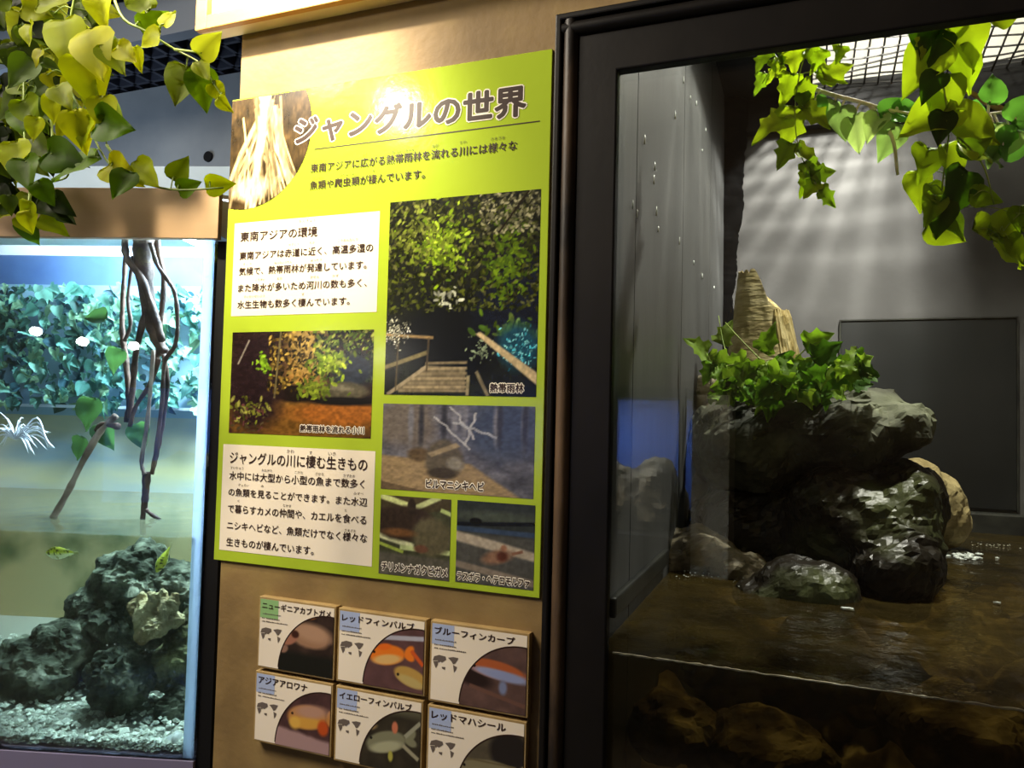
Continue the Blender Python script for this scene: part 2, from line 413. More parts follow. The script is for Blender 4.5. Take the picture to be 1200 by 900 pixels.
make_rock('boulder', 'big overhanging rock with a lit green-grey top, above the water under the ivy',
    [L(985, 508, .95, 78, 42, .22), L(1045, 500, .90, 38, 24, .15), L(1062, 512, .86, 24, 20, .10), L(890, 520, 1.02, 74, 62, .25), L(925, 485, 1.0, 70, 24, .22), L(1010, 478, .98, 40, 20, .16)],
    M_rock, .011, .042, 7., 1, step=.75)
make_rock('boulder', 'dark wet boulder with a mossy right side, standing in the water below the overhang',
    [L(1005, 615, .86, 86, 66, .2), L(1060, 600, .84, 40, 55, .16), L(900, 620, .98, 90, 62, .22), L(1040, 665, .74, 58, 50, .14)],
    M_wetrock, .012, .040, 7., 2, step=.7)
make_rock('low_rock', 'low wet rock glinting at the waterline in front of the dark boulder',
    [L(945, 690, .60, 60, 34, .10), L(905, 700, .58, 40, 20, .08)], M_wetrock, .010, .02, 11., 3)
make_rock('ochre_rock', 'pale ochre rock in the water behind the right edge of the boulder',
    [L(1095, 590, 1.32, 32, 42, .10), L(1075, 565, 1.28, 26, 30, .10), L(1112, 610, 1.34, 22, 30, .1)], M_gold, .010, .02, 9., 4)
make_rock('bank_rock', 'rough grey rock at the left waterline behind the black rail',
    [L(820, 648, .78, 52, 30, .12), L(775, 655, .72, 30, 22, .07), L(862, 665, .74, 34, 22, .10)], M_bankrock, .010, .026, 11., 5)
make_rock('brown_rock', 'brown rock with a pale top edge against the left wall, above the grey rock',
    [L(850, 565, 1.20, 42, 46, .14), L(815, 590, 1.10, 30, 36, .10)], M_bankrock, .011, .022, 8., 6)
make_rock('brown_rock', 'small rough brown rock behind the left end of the ivy',
    [L(822, 462, 1.16, 22, 24, .06), L(842, 478, 1.18, 24, 20, .07)], M_bankrock, .008, .016, 13., 7)
for i, (px, py, y, rx, rz, ry, lb) in enumerate([(1120, 850, .34, 80, 40, .12, 'drowned brown rock under the white waterline at the lower right'),
        (900, 872, .30, 70, 36, .10, 'drowned brown rock at the bottom edge below the waterline, centre of the window'),
        (790, 850, .28, 46, 40, .07, 'drowned brown rock at the bottom left corner of the window')]):
    make_rock('drowned_rock', lb, [L(px, py, y, rx, rz, ry), L(px+30, py+14, y+.03, rx*.6, rz*.8, ry*.7)], M_bed, .010, .03, 10., 20+i)

# broken stump
def stump():
    base = at(893, 428, 1.06); s = dist(base)/F
    T = thing('tree_stump', 'broken pale tree stump standing on top of the boulder', 'stump', base)
    nth, nz = 72, 46; vs = []; fs = []
    H = 132*s
    for j in range(nz+1):
        for i in range(nth):
            th = 2*math.pi*i/nth; cx = math.cos(th); sx = math.sin(th)
            right = 1/(1+math.exp(-(cx-.30)*14))
            top = H*(1-.33*right)+H*.035*mn.noise(Vector((cx*4, sx*4, 3)))+H*.03*mn.noise(Vector((cx*13, sx*13, 7)))-right*H*.10*max(0, (cx-.6))/.4
            z = top*j/nz; f = z/H
            r = (45-25*f**.80)*s
            r *= 1+.05*mn.noise(Vector((cx*2.5, sx*2.5, z*10)))+.03*mn.noise(Vector((cx*9, sx*9, z*26)))
            r *= 1+.20*right*(.35+f)
            lean = -8*s*f
            vs.append(base+Vector((r*cx+lean, r*sx*.9, z-.05)))
    for j in range(nz):
        for i in range(nth):
            k = j*nth; i2 = (i+1) % nth; fs.append((k+i, k+i2, k+nth+i2, k+nth+i))
    q = MB(); q.add(vs, fs); q.build('trunk', M_stump, T, smooth=True)
    # jagged split wood closing the top
    q = MB(); ring = vs[nz*nth:]; c = sum((Vector(v) for v in ring), Vector())/nth
    rings = [ring]
    for k, t in enumerate((.25, .5, .75)):
        rr = []
        for i, v in enumerate(ring):
            p = Vector(v).lerp(c, t); p.z += .02*s*F*.012*mn.noise(p*90)+.004*mn.noise(p*200)-.004*t
            rr.append(p)
        rings.append(rr)
    vv = [p for r_ in rings for p in r_]+[c]; ff = []
    for k in range(3):
        for i in range(nth):
            i2 = (i+1) % nth; ff.append((k*nth+i, k*nth+i2, (k+1)*nth+i2, (k+1)*nth+i))
    for i in range(nth): ff.append((3*nth+i, 3*nth+(i+1) % nth, 4*nth))
    q.add(vv, ff); q.build('broken_top', M_stumpcut, T)
    # splintered yellow edge on the right shoulder
    q = MB(); random.seed(8)
    for k in range(16):
        th = -.95+k*.11
        pts = []; rr = []
        for j in range(8):
            f = .18+.46*j/7+random.uniform(-.01, .01); z = H*f-.05
            r = (45-25*f**.80)*s*(1+.20*(.35+f))*1.0
            pts.append(base+Vector((r*math.cos(th)-8*s*f, r*math.sin(th)*.9, z))); rr.append((2.2+random.uniform(-.6, 1.2))*s*(1 if j < 7 else .5))
        q.tube(pts, rr, 6)
    q.build('splintered_edge', M_stumpcut, T)
stump()

# ================================================================= LEAVES
def leaf_shape(kind):
    """rows of (t along the leaf 0..1, half width)"""
    if kind == 'heart': return [(-.10, .10), (-.14, .26), (-.04, .40), (.12, .46), (.3, .43), (.5, .34), (.7, .21), (.88, .09), (1.02, .0)]
    if kind == 'ivy': return [(-.06, .10), (-.12, .34), (.06, .46), (.20, .30), (.30, .30), (.46, .40), (.56, .22), (.78, .13), (1.0, .0)]
    return [(0, .02), (.1, .12), (.25, .2), (.45, .24), (.65, .18), (.85, .08), (1, 0)]
def add_leaf(q, p, tip, nrm, size, kind, col, rnd, fold=.25, curl=.25):
    tip = Vector(tip).normalized(); nrm = Vector(nrm); nrm = (nrm-tip*nrm.dot(tip)).normalized(); side = tip.cross(nrm)
    rows = leaf_shape(kind); vs = []; fs = []
    fold = fold*rnd.uniform(.3, 2.2); curl = curl*rnd.uniform(-.6, 2.2); tw = rnd.uniform(-.25, .25)
    cols = []; shade = rnd.uniform(.62, 1.2); sd = rnd.uniform(0, 99)
    for t, w in rows:
        for k, f in enumerate((-1, -.5, 0, .5, 1)):
            x = f*w; zz = fold*abs(x)*.8-curl*t*t*.5+tw*x*t+.03*math.sin(9*t+3*f)*abs(f)+.14*mn.noise(Vector((t*3.1, f*1.3, sd)))
            vs.append(Vector(p)+side*(x*size)+tip*(t*size)+nrm*(zz*size))
            c = (.92+.12*abs(f) if f else .66)*shade
            cols.append(tuple(v*c for v in col))
    n = len(rows)
    for j in range(n-1):
        for k in range(4): fs.append((j*5+k, j*5+k+1, (j+1)*5+k+1, (j+1)*5+k))
    b = len(q.v); q.v += [tuple(v) for v in vs]; q.f += [tuple(i+b for i in f) for f in fs]; q.c += cols
GREENS = [hexc(h) for h in ('8f9c0c', 'a2ac12', '7d8c0c', 'b2b41a', '66780c', '4e620a')]
DEEP = [hexc(h) for h in ('3e5a08', '4f6c0a', '2e4a06', '5f7c0e', '728e12')]
def hero(q, px, py, y, size_px, ang, kind, col, rnd, tilt=.5, stem=None):
    """leaf whose stalk end is seen at px,py; ang = tip direction as seen (0 right, 90 up)"""
    p = at(px, py, y); s = dist(p)/F
    a = math.radians(ang); tip = RT*math.cos(a)+UP*math.sin(a)+FW*rnd.uniform(-tilt, tilt)*.7
    nrm = -FW+RT*rnd.uniform(-tilt, tilt)+UP*(rnd.uniform(-tilt, tilt)+.25)
    add_leaf(q, p, tip, nrm, size_px*s, kind, col, rnd)
    return p
def vine(name, label, stems, leaves, kind, palette, rnd, cat='vine', group=None, srad=.0022, mstem=None, reach=.16):
    """stems: list of 3d paths; leaves: list of (px,py,y,size,ang,col or None)"""
    o = thing(name, label, cat, stems[0][0], group)
    q = MB()
    for pth in stems:
        sp = smooth_path(pth, 5); q.tube(sp, [srad*(1-.5*i/len(sp)) for i in range(len(sp))], 6)
    allp = [p for pth in stems for p in smooth_path(pth, 8)]
    lv = MB()
    for (px, py, y, size, ang, c) in leaves:
        p = hero(lv, px, py, y, size, ang, kind, c if c is not None else rnd.choice(palette), rnd)
        near = min(allp, key=lambda z: (z-p).length)
        if .002 < (near-p).length < reach:
            mid = (near+p)/2+Vector((0, 0, .008)); q.tube(smooth_path([near, mid, p], 4), srad*.45, 5)
    q.build('stem', mstem or M_stem, o, smooth=True)
    lv.build('foliage', M_leaf, o, smooth=True, fix=False)
    return o

rnd = random.Random(11)
# upper-left curtain of leaves in front of the tank's hood
def P3(l): return [at(*p) for p in l]
YL = -.30
heroes = [(75, 28, YL-.02, 56, -80, GREENS[0]), (105, 40, YL-.03, 62, -70, GREENS[3]), (128, 55, YL-.02, 40, -60, GREENS[2]), (118, -4, YL, 40, -85, GREENS[1]), (140, 56, YL-.05, 30, -40, GREENS[3]),
    (160, 58, YL, 26, -85, GREENS[1]), (170, 10, YL+.02, 40, 130, GREENS[4]), (185, 40, YL, 30, -160, GREENS[1]), (98, 70, YL-.03, 60, -75, GREENS[1]), (110, 100, YL-.01, 46, -100, GREENS[2]),
    (120, 118, YL-.02, 40, -80, GREENS[1]), (88, 135, YL-.03, 44, -80, GREENS[3]), (120, 145, YL-.02, 50, -15, DEEP[0]), (100, 140, YL-.02, 34, -100, GREENS[0]), (110, 185, YL, 52, -150, DEEP[1]),
    (60, 180, YL-.02, 50, -20, DEEP[0]), (20, 172, YL-.02, 46, -80, GREENS[1]), (130, 195, YL-.01, 44, -30, GREENS[3]), (150, 205, YL-.01, 36, -110, DEEP[1]), (160, 195, YL, 40, -40, GREENS[0]),
    (205, 208, YL+.03, 30, 60, GREENS[4]), (212, 222, YL+.03, 26, 20, DEEP[1]), (245, 218, YL+.04, 30, 10, GREENS[0]), (30, 190, YL-.03, 42, -70, DEEP[1]), (45, 215, YL-.05, 30, -60, DEEP[1]),
    (34, 238, YL-.06, 26, -110, GREENS[1]), (30, 250, YL-.06, 24, -80, GREENS[3]), (22, 130, YL, 36, -70, DEEP[1]), (30, 120, YL, 40, -60, GREENS[4]), (42, 140, YL-.01, 26, -100, GREENS[1]),
    (48, 60, YL, 20, -110, GREENS[3]), (55, 88, YL, 22, -60, GREENS[3]), (35, 30, YL, 26, -90, GREENS[1]), (30, 8, YL, 34, -20, GREENS[1]), (50, 5, YL, 40, 10, GREENS[0]),
    (68, 105, YL-.01, 34, -50, GREENS[0]), (62, 115, YL-.01, 30, -100, GREENS[1])]
fill = []
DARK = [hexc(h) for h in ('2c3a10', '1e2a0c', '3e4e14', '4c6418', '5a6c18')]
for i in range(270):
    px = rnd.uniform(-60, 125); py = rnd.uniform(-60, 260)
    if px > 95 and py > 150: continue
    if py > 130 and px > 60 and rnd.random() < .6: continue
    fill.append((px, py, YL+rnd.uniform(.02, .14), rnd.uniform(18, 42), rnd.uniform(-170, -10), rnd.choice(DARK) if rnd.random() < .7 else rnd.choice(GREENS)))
stems = [P3([(110, -120, YL+.03), (85, 10, YL+.03), (75, 80, YL+.02), (100, 140, YL), (130, 195, YL), (165, 212, YL)]),
         P3([(40, -100, YL+.03), (30, 60, YL+.04), (28, 150, YL), (35, 200, YL-.02), (32, 262, YL-.05)]),
         P3([(60, 140, YL+.02), (64, 180, YL+.01), (80, 205, YL), (56, 215, YL)]),
         P3([(125, 170, YL), (150, 205, YL), (200, 222, YL+.02), (262, 220, YL+.04)])]
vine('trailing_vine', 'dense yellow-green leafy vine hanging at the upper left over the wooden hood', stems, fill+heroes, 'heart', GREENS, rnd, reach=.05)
# tendril reaching right, towards the poster
h2 = [(218, 82, YL+.05, 48, -100, GREENS[4]), (235, 86, YL+.05, 44, -85, DEEP[1]), (236, 62, YL+.02, 34, 40, hexc('b9c545')), (234, 74, YL+.04, 26, -60, GREENS[0]), (250, 100, YL+.05, 24, -60, GREENS[1]),
      (258, 116, YL+.05, 20, -50, GREENS[1]), (168, 32, YL+.03, 34, 25, DEEP[1]), (192, 28, YL+.03, 22, 60, hexc('b9c545'))]
vine('trailing_vine', 'single thin tendril with broad leaves reaching right below the wooden sign box', [P3([(120, -60, YL+.03), (140, 15, YL+.02), (170, 36, YL+.02), (205, 58, YL+.04), (235, 75, YL+.05), (252, 100, YL+.05), (270, 128, YL+.06)]),
      P3([(205, 58, YL+.04), (222, 60, YL+.03), (236, 62, YL+.02)])], h2, 'heart', GREENS, rnd)

# enclosure vines
def ev(rows): return [(px, py, y, s, a, c) for (px, py, y, s, a, c) in rows]
YE = .50
YELL = [hexc(h) for h in ('94ae1e', 'a2b826', '86a41c', '7a9a24')]
h3 = [(898, 62, YE, 26, -120, None), (905, 72, YE, 24, -60, None), (930, 60, YE, 30, -90, None), (945, 62, YE, 26, -60, None), (962, 60, YE, 28, -110, None), (968, 88, YE, 34, 20, None),
      (915, 78, YE, 24, -140, None), (893, 88, YE, 24, -100, None), (925, 90, YE, 36, -100, None), (938, 100, YE, 30, -40, None), (960, 92, YE, 34, -10, None), (918, 140, YE, 44, -150, YELL[1]),
      (930, 130, YE, 48, -95, YELL[1]), (945, 128, YE, 36, -40, None), (925, 170, YE, 34, -120, None), (935, 176, YE, 34, -30, None), (945, 192, YE, 30, -60, None), (944, 205, YE, 28, -100, None),
      (952, 205, YE, 30, 10, None), (955, 216, YE, 26, -130, None), (962, 224, YE, 28, -40, None), (900, 55, YE, 22, 160, None), (912, 50, YE, 30, -80, DEEP[1]), (985, 55, YE, 26, -110, None), (940, 112, YE, 30, -70, DEEP[1])]
vine('ivy_vine', 'small-leaved ivy strand hanging at the left of the branch inside the enclosure',
     [P3([(985, -40, YE), (965, 30, YE), (942, 70, YE), (932, 120, YE), (935, 170, YE), (950, 205, YE), (968, 232, YE)]), P3([(950, 40, YE), (915, 65, YE), (893, 98, YE)])], h3, 'ivy', YELL, rnd, srad=.0016)
YR = .46
h4 = [(1110, 20, YR, 60, -120, YELL[0]), (1120, 30, YR+.01, 64, -80, YELL[1]), (1095, 60, YR-.01, 62, -125, YELL[1]), (1085, 30, YR-.02, 40, -100, DEEP[2]), (1125, 60, YR+.01, 50, -70, YELL[0]), (1105, 95, YR, 56, -95, YELL[1]),
      (1105, 40, YR-.03, 38, -110, DEEP[2]), (1098, 88, YR-.03, 36, -120, DEEP[2]), (1110, 130, YR, 66, -150, YELL[1]), (1115, 132, YR, 66, -35, YELL[1]), (1105, 135, YR-.03, 36, -100, DEEP[2]), (1085, 178, YR, 46, -110, YELL[0]),
      (1108, 175, YR, 50, -75, YELL[1]), (1125, 172, YR, 52, -10, YELL[1]), (1075, 205, YR, 44, -80, YELL[1]), (1090, 220, YR-.01, 40, -60, YELL[0]), (1105, 240, YR-.02, 40, -100, DEEP[1]), (1128, 205, YR-.01, 60, -110, DEEP[2]),
      (1095, 232, YR-.02, 34, -110, YELL[2]), (1092, 265, YR-.01, 44, -25, YELL[1]), (1110, 255, YR, 30, -50, YELL[3]), (1130, 180, YR, 34, 30, YELL[3]), (1140, 230, YR, 34, -10, DEEP[4]), (1160, 20, YR, 44, 15, YELL[1])]
vine('heart_leaf_vine', 'large heart-leaved glowing yellow vine hanging across the branch inside the enclosure',
     [P3([(1125, -60, YR), (1110, 30, YR), (1105, 90, YR), (1112, 150, YR), (1105, 210, YR), (1100, 262, YR)]), P3([(1112, 150, YR), (1150, 190, YR), (1165, 240, YR)])], h4, 'heart', YELL, rnd, srad=.0022)
h5 = [(1145, 268, YR, 40, 5, YELL[1]), (1160, 275, YR, 34, -20, YELL[0]), (1172, 270, YR, 44, 45, YELL[1]), (1165, 285, YR, 52, -30, YELL[1]), (1182, 280, YR, 36, -60, YELL[1]), (1200, 270, YR, 40, -40, YELL[0]), (1195, 245, YR, 30, -90, DEEP[4])]
vine('heart_leaf_vine', 'short bright leaf cluster low at the right edge of the window', [P3([(1240, 235, YR), (1200, 250, YR), (1160, 243, YR), (1110, 243, YR)]), P3([(1195, 250, YR), (1178, 268, YR), (1165, 290, YR)])], h5, 'heart', YELL, rnd, srad=.0014)
# pale branch with grey-green leaves
SILV = [hexc(h) for h in ('8fae86', '7aa070', '5f9650', 'a9bf9e')]
h6 = [(985, 130, YE+.03, 36, -80, SILV[0]), (1000, 140, YE+.03, 40, -70, SILV[3]), (978, 122, YE+.03, 26, -120, SILV[0]), (1040, 138, YE+.02, 42, 40, SILV[2]), (1048, 150, YE+.02, 40, -110, SILV[0]), (1052, 130, YE+.03, 36, 10, SILV[2]),
      (955, 118, YE+.03, 26, -60, SILV[2]), (1030, 135, YE+.02, 34, -120, SILV[3]), (1150, 165, YE+.02, 40, -50, SILV[3]), (1165, 150, YE+.02, 44, -90, SILV[0]), (1175, 170, YE+.01, 48, 15, SILV[2]), (1185, 155, YE+.02, 40, -120, SILV[3]), (1135, 128, YE+.03, 30, -40, SILV[2]),
      (1190, 140, YE+.02, 46, 45, SILV[2]), (1160, 118, YE+.03, 34, 80, SILV[2])]
ob = vine('branch', 'pale bare branch with grey-green leaves crossing behind the yellow vines', [P3([(925, 92, YE+.05), (965, 108, YE+.04), (1010, 120, YE+.03), (1050, 131, YE+.03), (1110, 137, YE+.03), (1165, 133, YE+.04), (1230, 120, YE+.05)]),
     P3([(1020, 124, YE+.03), (1045, 160, YE+.02), (1052, 205, YE+.02)])], h6, 'heart', SILV, rnd, 'branch', srad=.0052, mstem=M_bark)
q = MB(); pp = smooth_path(P3([(1110, 95, YE+.1), (1140, 110, YE+.1), (1175, 128, YE+.1), (1240, 140, YE+.12)]), 5); q.tube(pp, [.004+.004*i/len(pp) for i in range(len(pp))], 8)
tag(q.build('twig', mat('brown_twig', hexc('7d5f38'), hexc('a3834f'), 30, .7), None, pp[0]), 'brown cut twig reaching in from the right above the pale branch', 'twig')

# ivy plant on the boulder
YB = .80
IVYG = [hexc(h) for h in ('84ac3c', '9cc04c', '6a9434', 'a8c858', '54802a')]
lv5 = []
for i in range(105):
    px = rnd.gauss(908, 50); py = 440+abs(rnd.gauss(0, 14))*rnd.choice((-1, 1))+.0006*(px-905)**2*-3
    if not 812 < px < 1010: continue
    lv5.append((px, min(max(py+5, 414), 466), YB+rnd.uniform(-.08, .08), rnd.uniform(18, 31), rnd.uniform(-200, 20), rnd.choice(IVYG)))
lv5 += [(826, 412, YB, 32, 150, None), (840, 425, YB, 42, -20, None), (870, 440, YB-.05, 40, -160, None), (905, 440, YB-.05, 44, 0, None), (955, 420, YB-.05, 40, 30, None), (985, 430, YB-.05, 38, -20, None), (1010, 440, YB-.04, 30, 5, None), (1005, 425, YB-.04, 24, 20, None),
        (893, 408, YB, 34, 60, None), (945, 402, YB, 34, 20, None), (935, 450, YB-.06, 36, -60, None), (915, 455, YB-.06, 34, -140, None), (845, 400, YB+.1, 30, 60, None)]
vine('ivy_plant', 'bright green ivy sprawling over the top of the boulder at the foot of the stump',
     [P3([(835, 432, YB), (880, 425, YB), (920, 432, YB), (960, 418, YB), (1000, 430, YB-.03), (1022, 440, YB-.04)]), P3([(870, 440, YB), (850, 410, YB+.08), (842, 370, YB+.12)]), P3([(900, 430, YB), (870, 400, YB+.05), (850, 378, YB+.1)]), P3([(920, 432, YB), (950, 405, YB), (975, 398, YB)]), P3([(900, 432, YB), (912, 450, YB-.05), (925, 458, YB-.06)])],
     lv5, 'ivy', IVYG, rnd, 'plant', srad=.0018)

# foam, scraps and modelled glints on the water
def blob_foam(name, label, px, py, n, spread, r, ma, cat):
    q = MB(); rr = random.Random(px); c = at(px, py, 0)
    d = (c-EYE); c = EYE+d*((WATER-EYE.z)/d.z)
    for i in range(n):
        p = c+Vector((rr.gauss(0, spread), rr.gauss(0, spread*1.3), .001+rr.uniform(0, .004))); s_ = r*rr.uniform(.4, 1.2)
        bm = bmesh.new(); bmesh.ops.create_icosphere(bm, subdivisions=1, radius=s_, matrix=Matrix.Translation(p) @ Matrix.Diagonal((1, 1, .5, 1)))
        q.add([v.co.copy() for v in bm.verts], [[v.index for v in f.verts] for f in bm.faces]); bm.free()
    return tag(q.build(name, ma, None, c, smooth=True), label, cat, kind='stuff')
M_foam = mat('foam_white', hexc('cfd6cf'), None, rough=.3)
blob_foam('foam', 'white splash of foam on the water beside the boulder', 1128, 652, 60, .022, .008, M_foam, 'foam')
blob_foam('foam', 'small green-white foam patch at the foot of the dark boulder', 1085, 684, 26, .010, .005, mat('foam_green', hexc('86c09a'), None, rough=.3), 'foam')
for px, py, lb in ((822, 674, 'tiny white flecks standing in for glints along the foot of the grey bank rock'), (890, 682, 'tiny white flecks standing in for glints between the bank rock and the low wet rock'), (1160, 640, 'tiny white flecks standing in for glints on the water right of the ochre rock')):
    blob_foam('glint_flecks', lb, px, py, 34, .032, .0022, M_foam, 'glint_flecks')  # white flecks added in place of glints on the water
def on_left(px, py):
    d = RT*((px-600)/F)-UP*((py-450)/F)+FW; return EYE+d*((EX0+.001-EYE.x)/d.x)
q = MB(); rr_ = random.Random(6)
for px, py in [(765, 205), (768, 242), (815, 118), (826, 150), (822, 175), (766, 190), (745, 246), (795, 278), (812, 305), (822, 320), (836, 335), (790, 130), (754, 158), (770, 265), (740, 235), (800, 90), (808, 112)]:
    c = on_left(px, py)+Vector((.0025, 0, 0)); ln = rr_.uniform(.006, .022); q.tube([c, c-Vector((0, 0, ln*.5)), c-Vector((0, 0, ln))], [.0008, .0012, .0022], 6)
tag(q.build('water_drips', M_foam, smooth=True), 'small white drips running down the grey boards at the left of the enclosure', 'drips', kind='stuff')
def scrap(px, py, label, w=.02):
    c = at(px, py, 0); d = c-EYE; c = EYE+d*((WATER+.004-EYE.z)/d.z); q = MB(); rr = random.Random(px)
    ring = []
    for k in range(10):
        a_ = 2*math.pi*k/10; r_ = w*(.6+.5*rr.random()); ring.append((c.x+r_*math.cos(a_), c.y+.5*r_*math.sin(a_), c.z+.002*rr.random()))
    low = [(x, y, z-.003) for x, y, z in ring]
    q.add(ring+low, [tuple(range(10)), tuple(range(19, 9, -1))]+[(k, 10+k, 10+(k+1) % 10, (k+1) % 10) for k in range(10)])
    tag(q.build('floating_scrap', M_foam, None, c), label, 'scrap')
scrap(993, 713, 'white torn scrap floating on the brown water in front of the boulder', .016)
scrap(1168, 706, 'tiny pale scrap floating on the water near the right edge', .008)

# ================================================================= POSTER
PY = -.0046                               # layers step out from the board by fractions of a millimetre
VZ = 1.2
def sheet(name, poly, y, ma, parent):
    me = bpy.data.meshes.new(name); me.from_pydata([(u, y, v+VZ) for u, v in poly], [], [tuple(range(len(poly)))])
    return link(name, me, ma, parent)
def rect(u0, v0, u1, v1): return [(u0, v0), (u1, v0), (u1, v1), (u0, v1)]
_cache = {}
def text_mesh(body):
    if body in _cache: return _cache[body]
    c = bpy.data.curves.new('t', 'FONT'); c.body = body; c.resolution_u = 3
    c.size = 1.0; c.fill_mode = 'FRONT'
    o = bpy.data.objects.new('t', c); COL.objects.link(o); bpy.context.view_layer.update()
    me = bpy.data.meshes.new_from_object(o.evaluated_get(bpy.context.evaluated_depsgraph_get()))
    bpy.data.objects.remove(o); bpy.data.curves.remove(c)
    _cache[body] = ([tuple(v.co) for v in me.vertices], [tuple(f.vertices) for f in me.polygons]); bpy.data.meshes.remove(me)
    return _cache[body]
def text(name, body, u0, u1, v0, h, y, ma, parent, weight=0.):
    """letters fitted to u0..u1 wide and v0..v0+h high on the wall; weight (em) thickens the strokes"""
    vs, fs = text_mesh(body)
    xs = [v[0] for v in vs]; ys = [v[1] for v in vs]
    bx0, bx1, by0, by1 = min(xs), max(xs), min(ys), max(ys)
    sx = (u1-u0)/max(bx1-bx0, 1e-6); sy = h/max(by1-by0, 1e-6)
    n = 0 if weight == 0 else (4 if weight < .02 else (8 if weight < .035 else 18))
    offs = [(0, 0)]+[(weight*(1 if k % 2 or n < 10 else .55)*math.cos(2*math.pi*k/n), weight*(1 if k % 2 or n < 10 else .55)*math.sin(2*math.pi*k/n)) for k in range(n)]
    V = []; Fc = []
    for k, (ox, oy) in enumerate(offs):
        b = len(V); V += [(u0+(x-bx0+ox)*sx, y+k*4e-6, VZ+v0+(yy-by0+oy)*sy) for x, yy, _ in vs]; Fc += [tuple(i+b for i in f) for f in fs]
    me = bpy.data.meshes.new(name); me.from_pydata(V, [], Fc)
    return link(name, me, ma, parent)

# ---- little painter for the printed photographs
class Pic:
    def __init__(s, w, h, nx, ny, seed, base):
        s.w, s.h, s.nx, s.ny = w, h, nx, ny; s.r = np.random.RandomState(seed)
        s.a = np.ones((ny, nx, 3))*np.array(base)
        s.Y, s.X = np.mgrid[0:ny, 0:nx]; s.X = s.X/(nx-1); s.Y = s.Y/(ny-1)
    def noise(s, cells, octv=4, sx=1., sy=1.):
        out = np.zeros((s.ny, s.nx)); amp = 1.; tot = 0
        for o in range(octv):
            gx = max(2, int(cells*sx*2**o)); gy = max(2, int(cells*sy*2**o)); g = s.r.rand(gy+2, gx+2)
            x = s.X*gx; y = s.Y*gy; xi = np.minimum(x.astype(int), gx); yi = np.minimum(y.astype(int), gy); fx = x-xi; fy = y-yi
            fx = fx*fx*(3-2*fx); fy = fy*fy*(3-2*fy)
            out += amp*((g[yi, xi]*(1-fx)+g[yi, xi+1]*fx)*(1-fy)+(g[yi+1, xi]*(1-fx)+g[yi+1, xi+1]*fx)*fy); tot += amp; amp *= .55
        return out/tot
    def mix(s, mask, c): s.a = s.a*(1-mask[..., None])+np.array(c)*mask[..., None]
    def tone(s, n, k): s.a = s.a*(1+k*(n-.5))[..., None]
    def ell(s, cx, cy, rx, ry, c, soft=.25, ang=0., n=0.):
        dx = (s.X-cx); dy = (s.Y-cy)*s.h/s.w; ca, sa = math.cos(ang), math.sin(ang)
        u = (dx*ca+dy*sa)/rx; v = (-dx*sa+dy*ca)/(ry*s.h/s.w); d = np.sqrt(u*u+v*v)
        if n: d = d+n*(s.noise(7, 4)-.5)
        s.mix(np.clip((1+soft/2-d)/soft, 0, 1), c)
    def poly(s, pts, c, soft=.008):
        m = np.ones((s.ny, s.nx))*1e9; n = len(pts)
        ar = sum(pts[i][0]*pts[(i+1) % n][1]-pts[(i+1) % n][0]*pts[i][1] for i in range(n))
        sg = 1 if ar > 0 else -1
        for i in range(n):
            (x0, y0), (x1, y1) = pts[i], pts[(i+1) % n]; l = math.hypot(x1-x0, y1-y0)+1e-9
            m = np.minimum(m, sg*((x1-x0)*(s.Y-y0)-(y1-y0)*(s.X-x0))/l)
        s.mix(np.clip(m/soft+.5, 0, 1), c)
    def line(s, x0, y0, x1, y1, w, c): 
        l = math.hypot(x1-x0, y1-y0); nx_, ny_ = -(y1-y0)/l*w/2, (x1-x0)/l*w/2
        s.poly([(x0+nx_, y0+ny_), (x0-nx_, y0-ny_), (x1-nx_, y1-ny_), (x1+nx_, y1+ny_)], c, max(.006, w*.3))
    def leaves(s, n, box, size, cols, clump=None):
        for i in range(n):
            if clump: cx = s.r.normal(clump[0], clump[2]); cy = s.r.normal(clump[1], clump[3])
            else: cx = s.r.uniform(box[0], box[1]); cy = s.r.uniform(box[2], box[3])
            c = np.array(cols[s.r.randint(len(cols))])*s.r.uniform(.6, 1.25)
            r = size*s.r.uniform(.5, 1.3); x0, x1 = int(max(0, (cx-r*1.2)*s.nx)), int(min(s.nx, (cx+r*1.2)*s.nx+1)); k = s.w/s.h
            y0, y1 = int(max(0, (cy-r*1.2*k)*s.ny)), int(min(s.ny, (cy+r*1.2*k)*s.ny+1))
            if x1 <= x0 or y1 <= y0: continue
            an = s.r.uniform(0, 3.14); dx = s.X[y0:y1, x0:x1]-cx; dy = (s.Y[y0:y1, x0:x1]-cy)/k
            u = (dx*math.cos(an)+dy*math.sin(an))/r; v = (-dx*math.sin(an)+dy*math.cos(an))/(r*.45)
            m = np.clip((1.1-np.sqrt(u*u+v*v))/.3, 0, 1)[..., None]; s.a[y0:y1, x0:x1] = s.a[y0:y1, x0:x1]*(1-m)+c*m
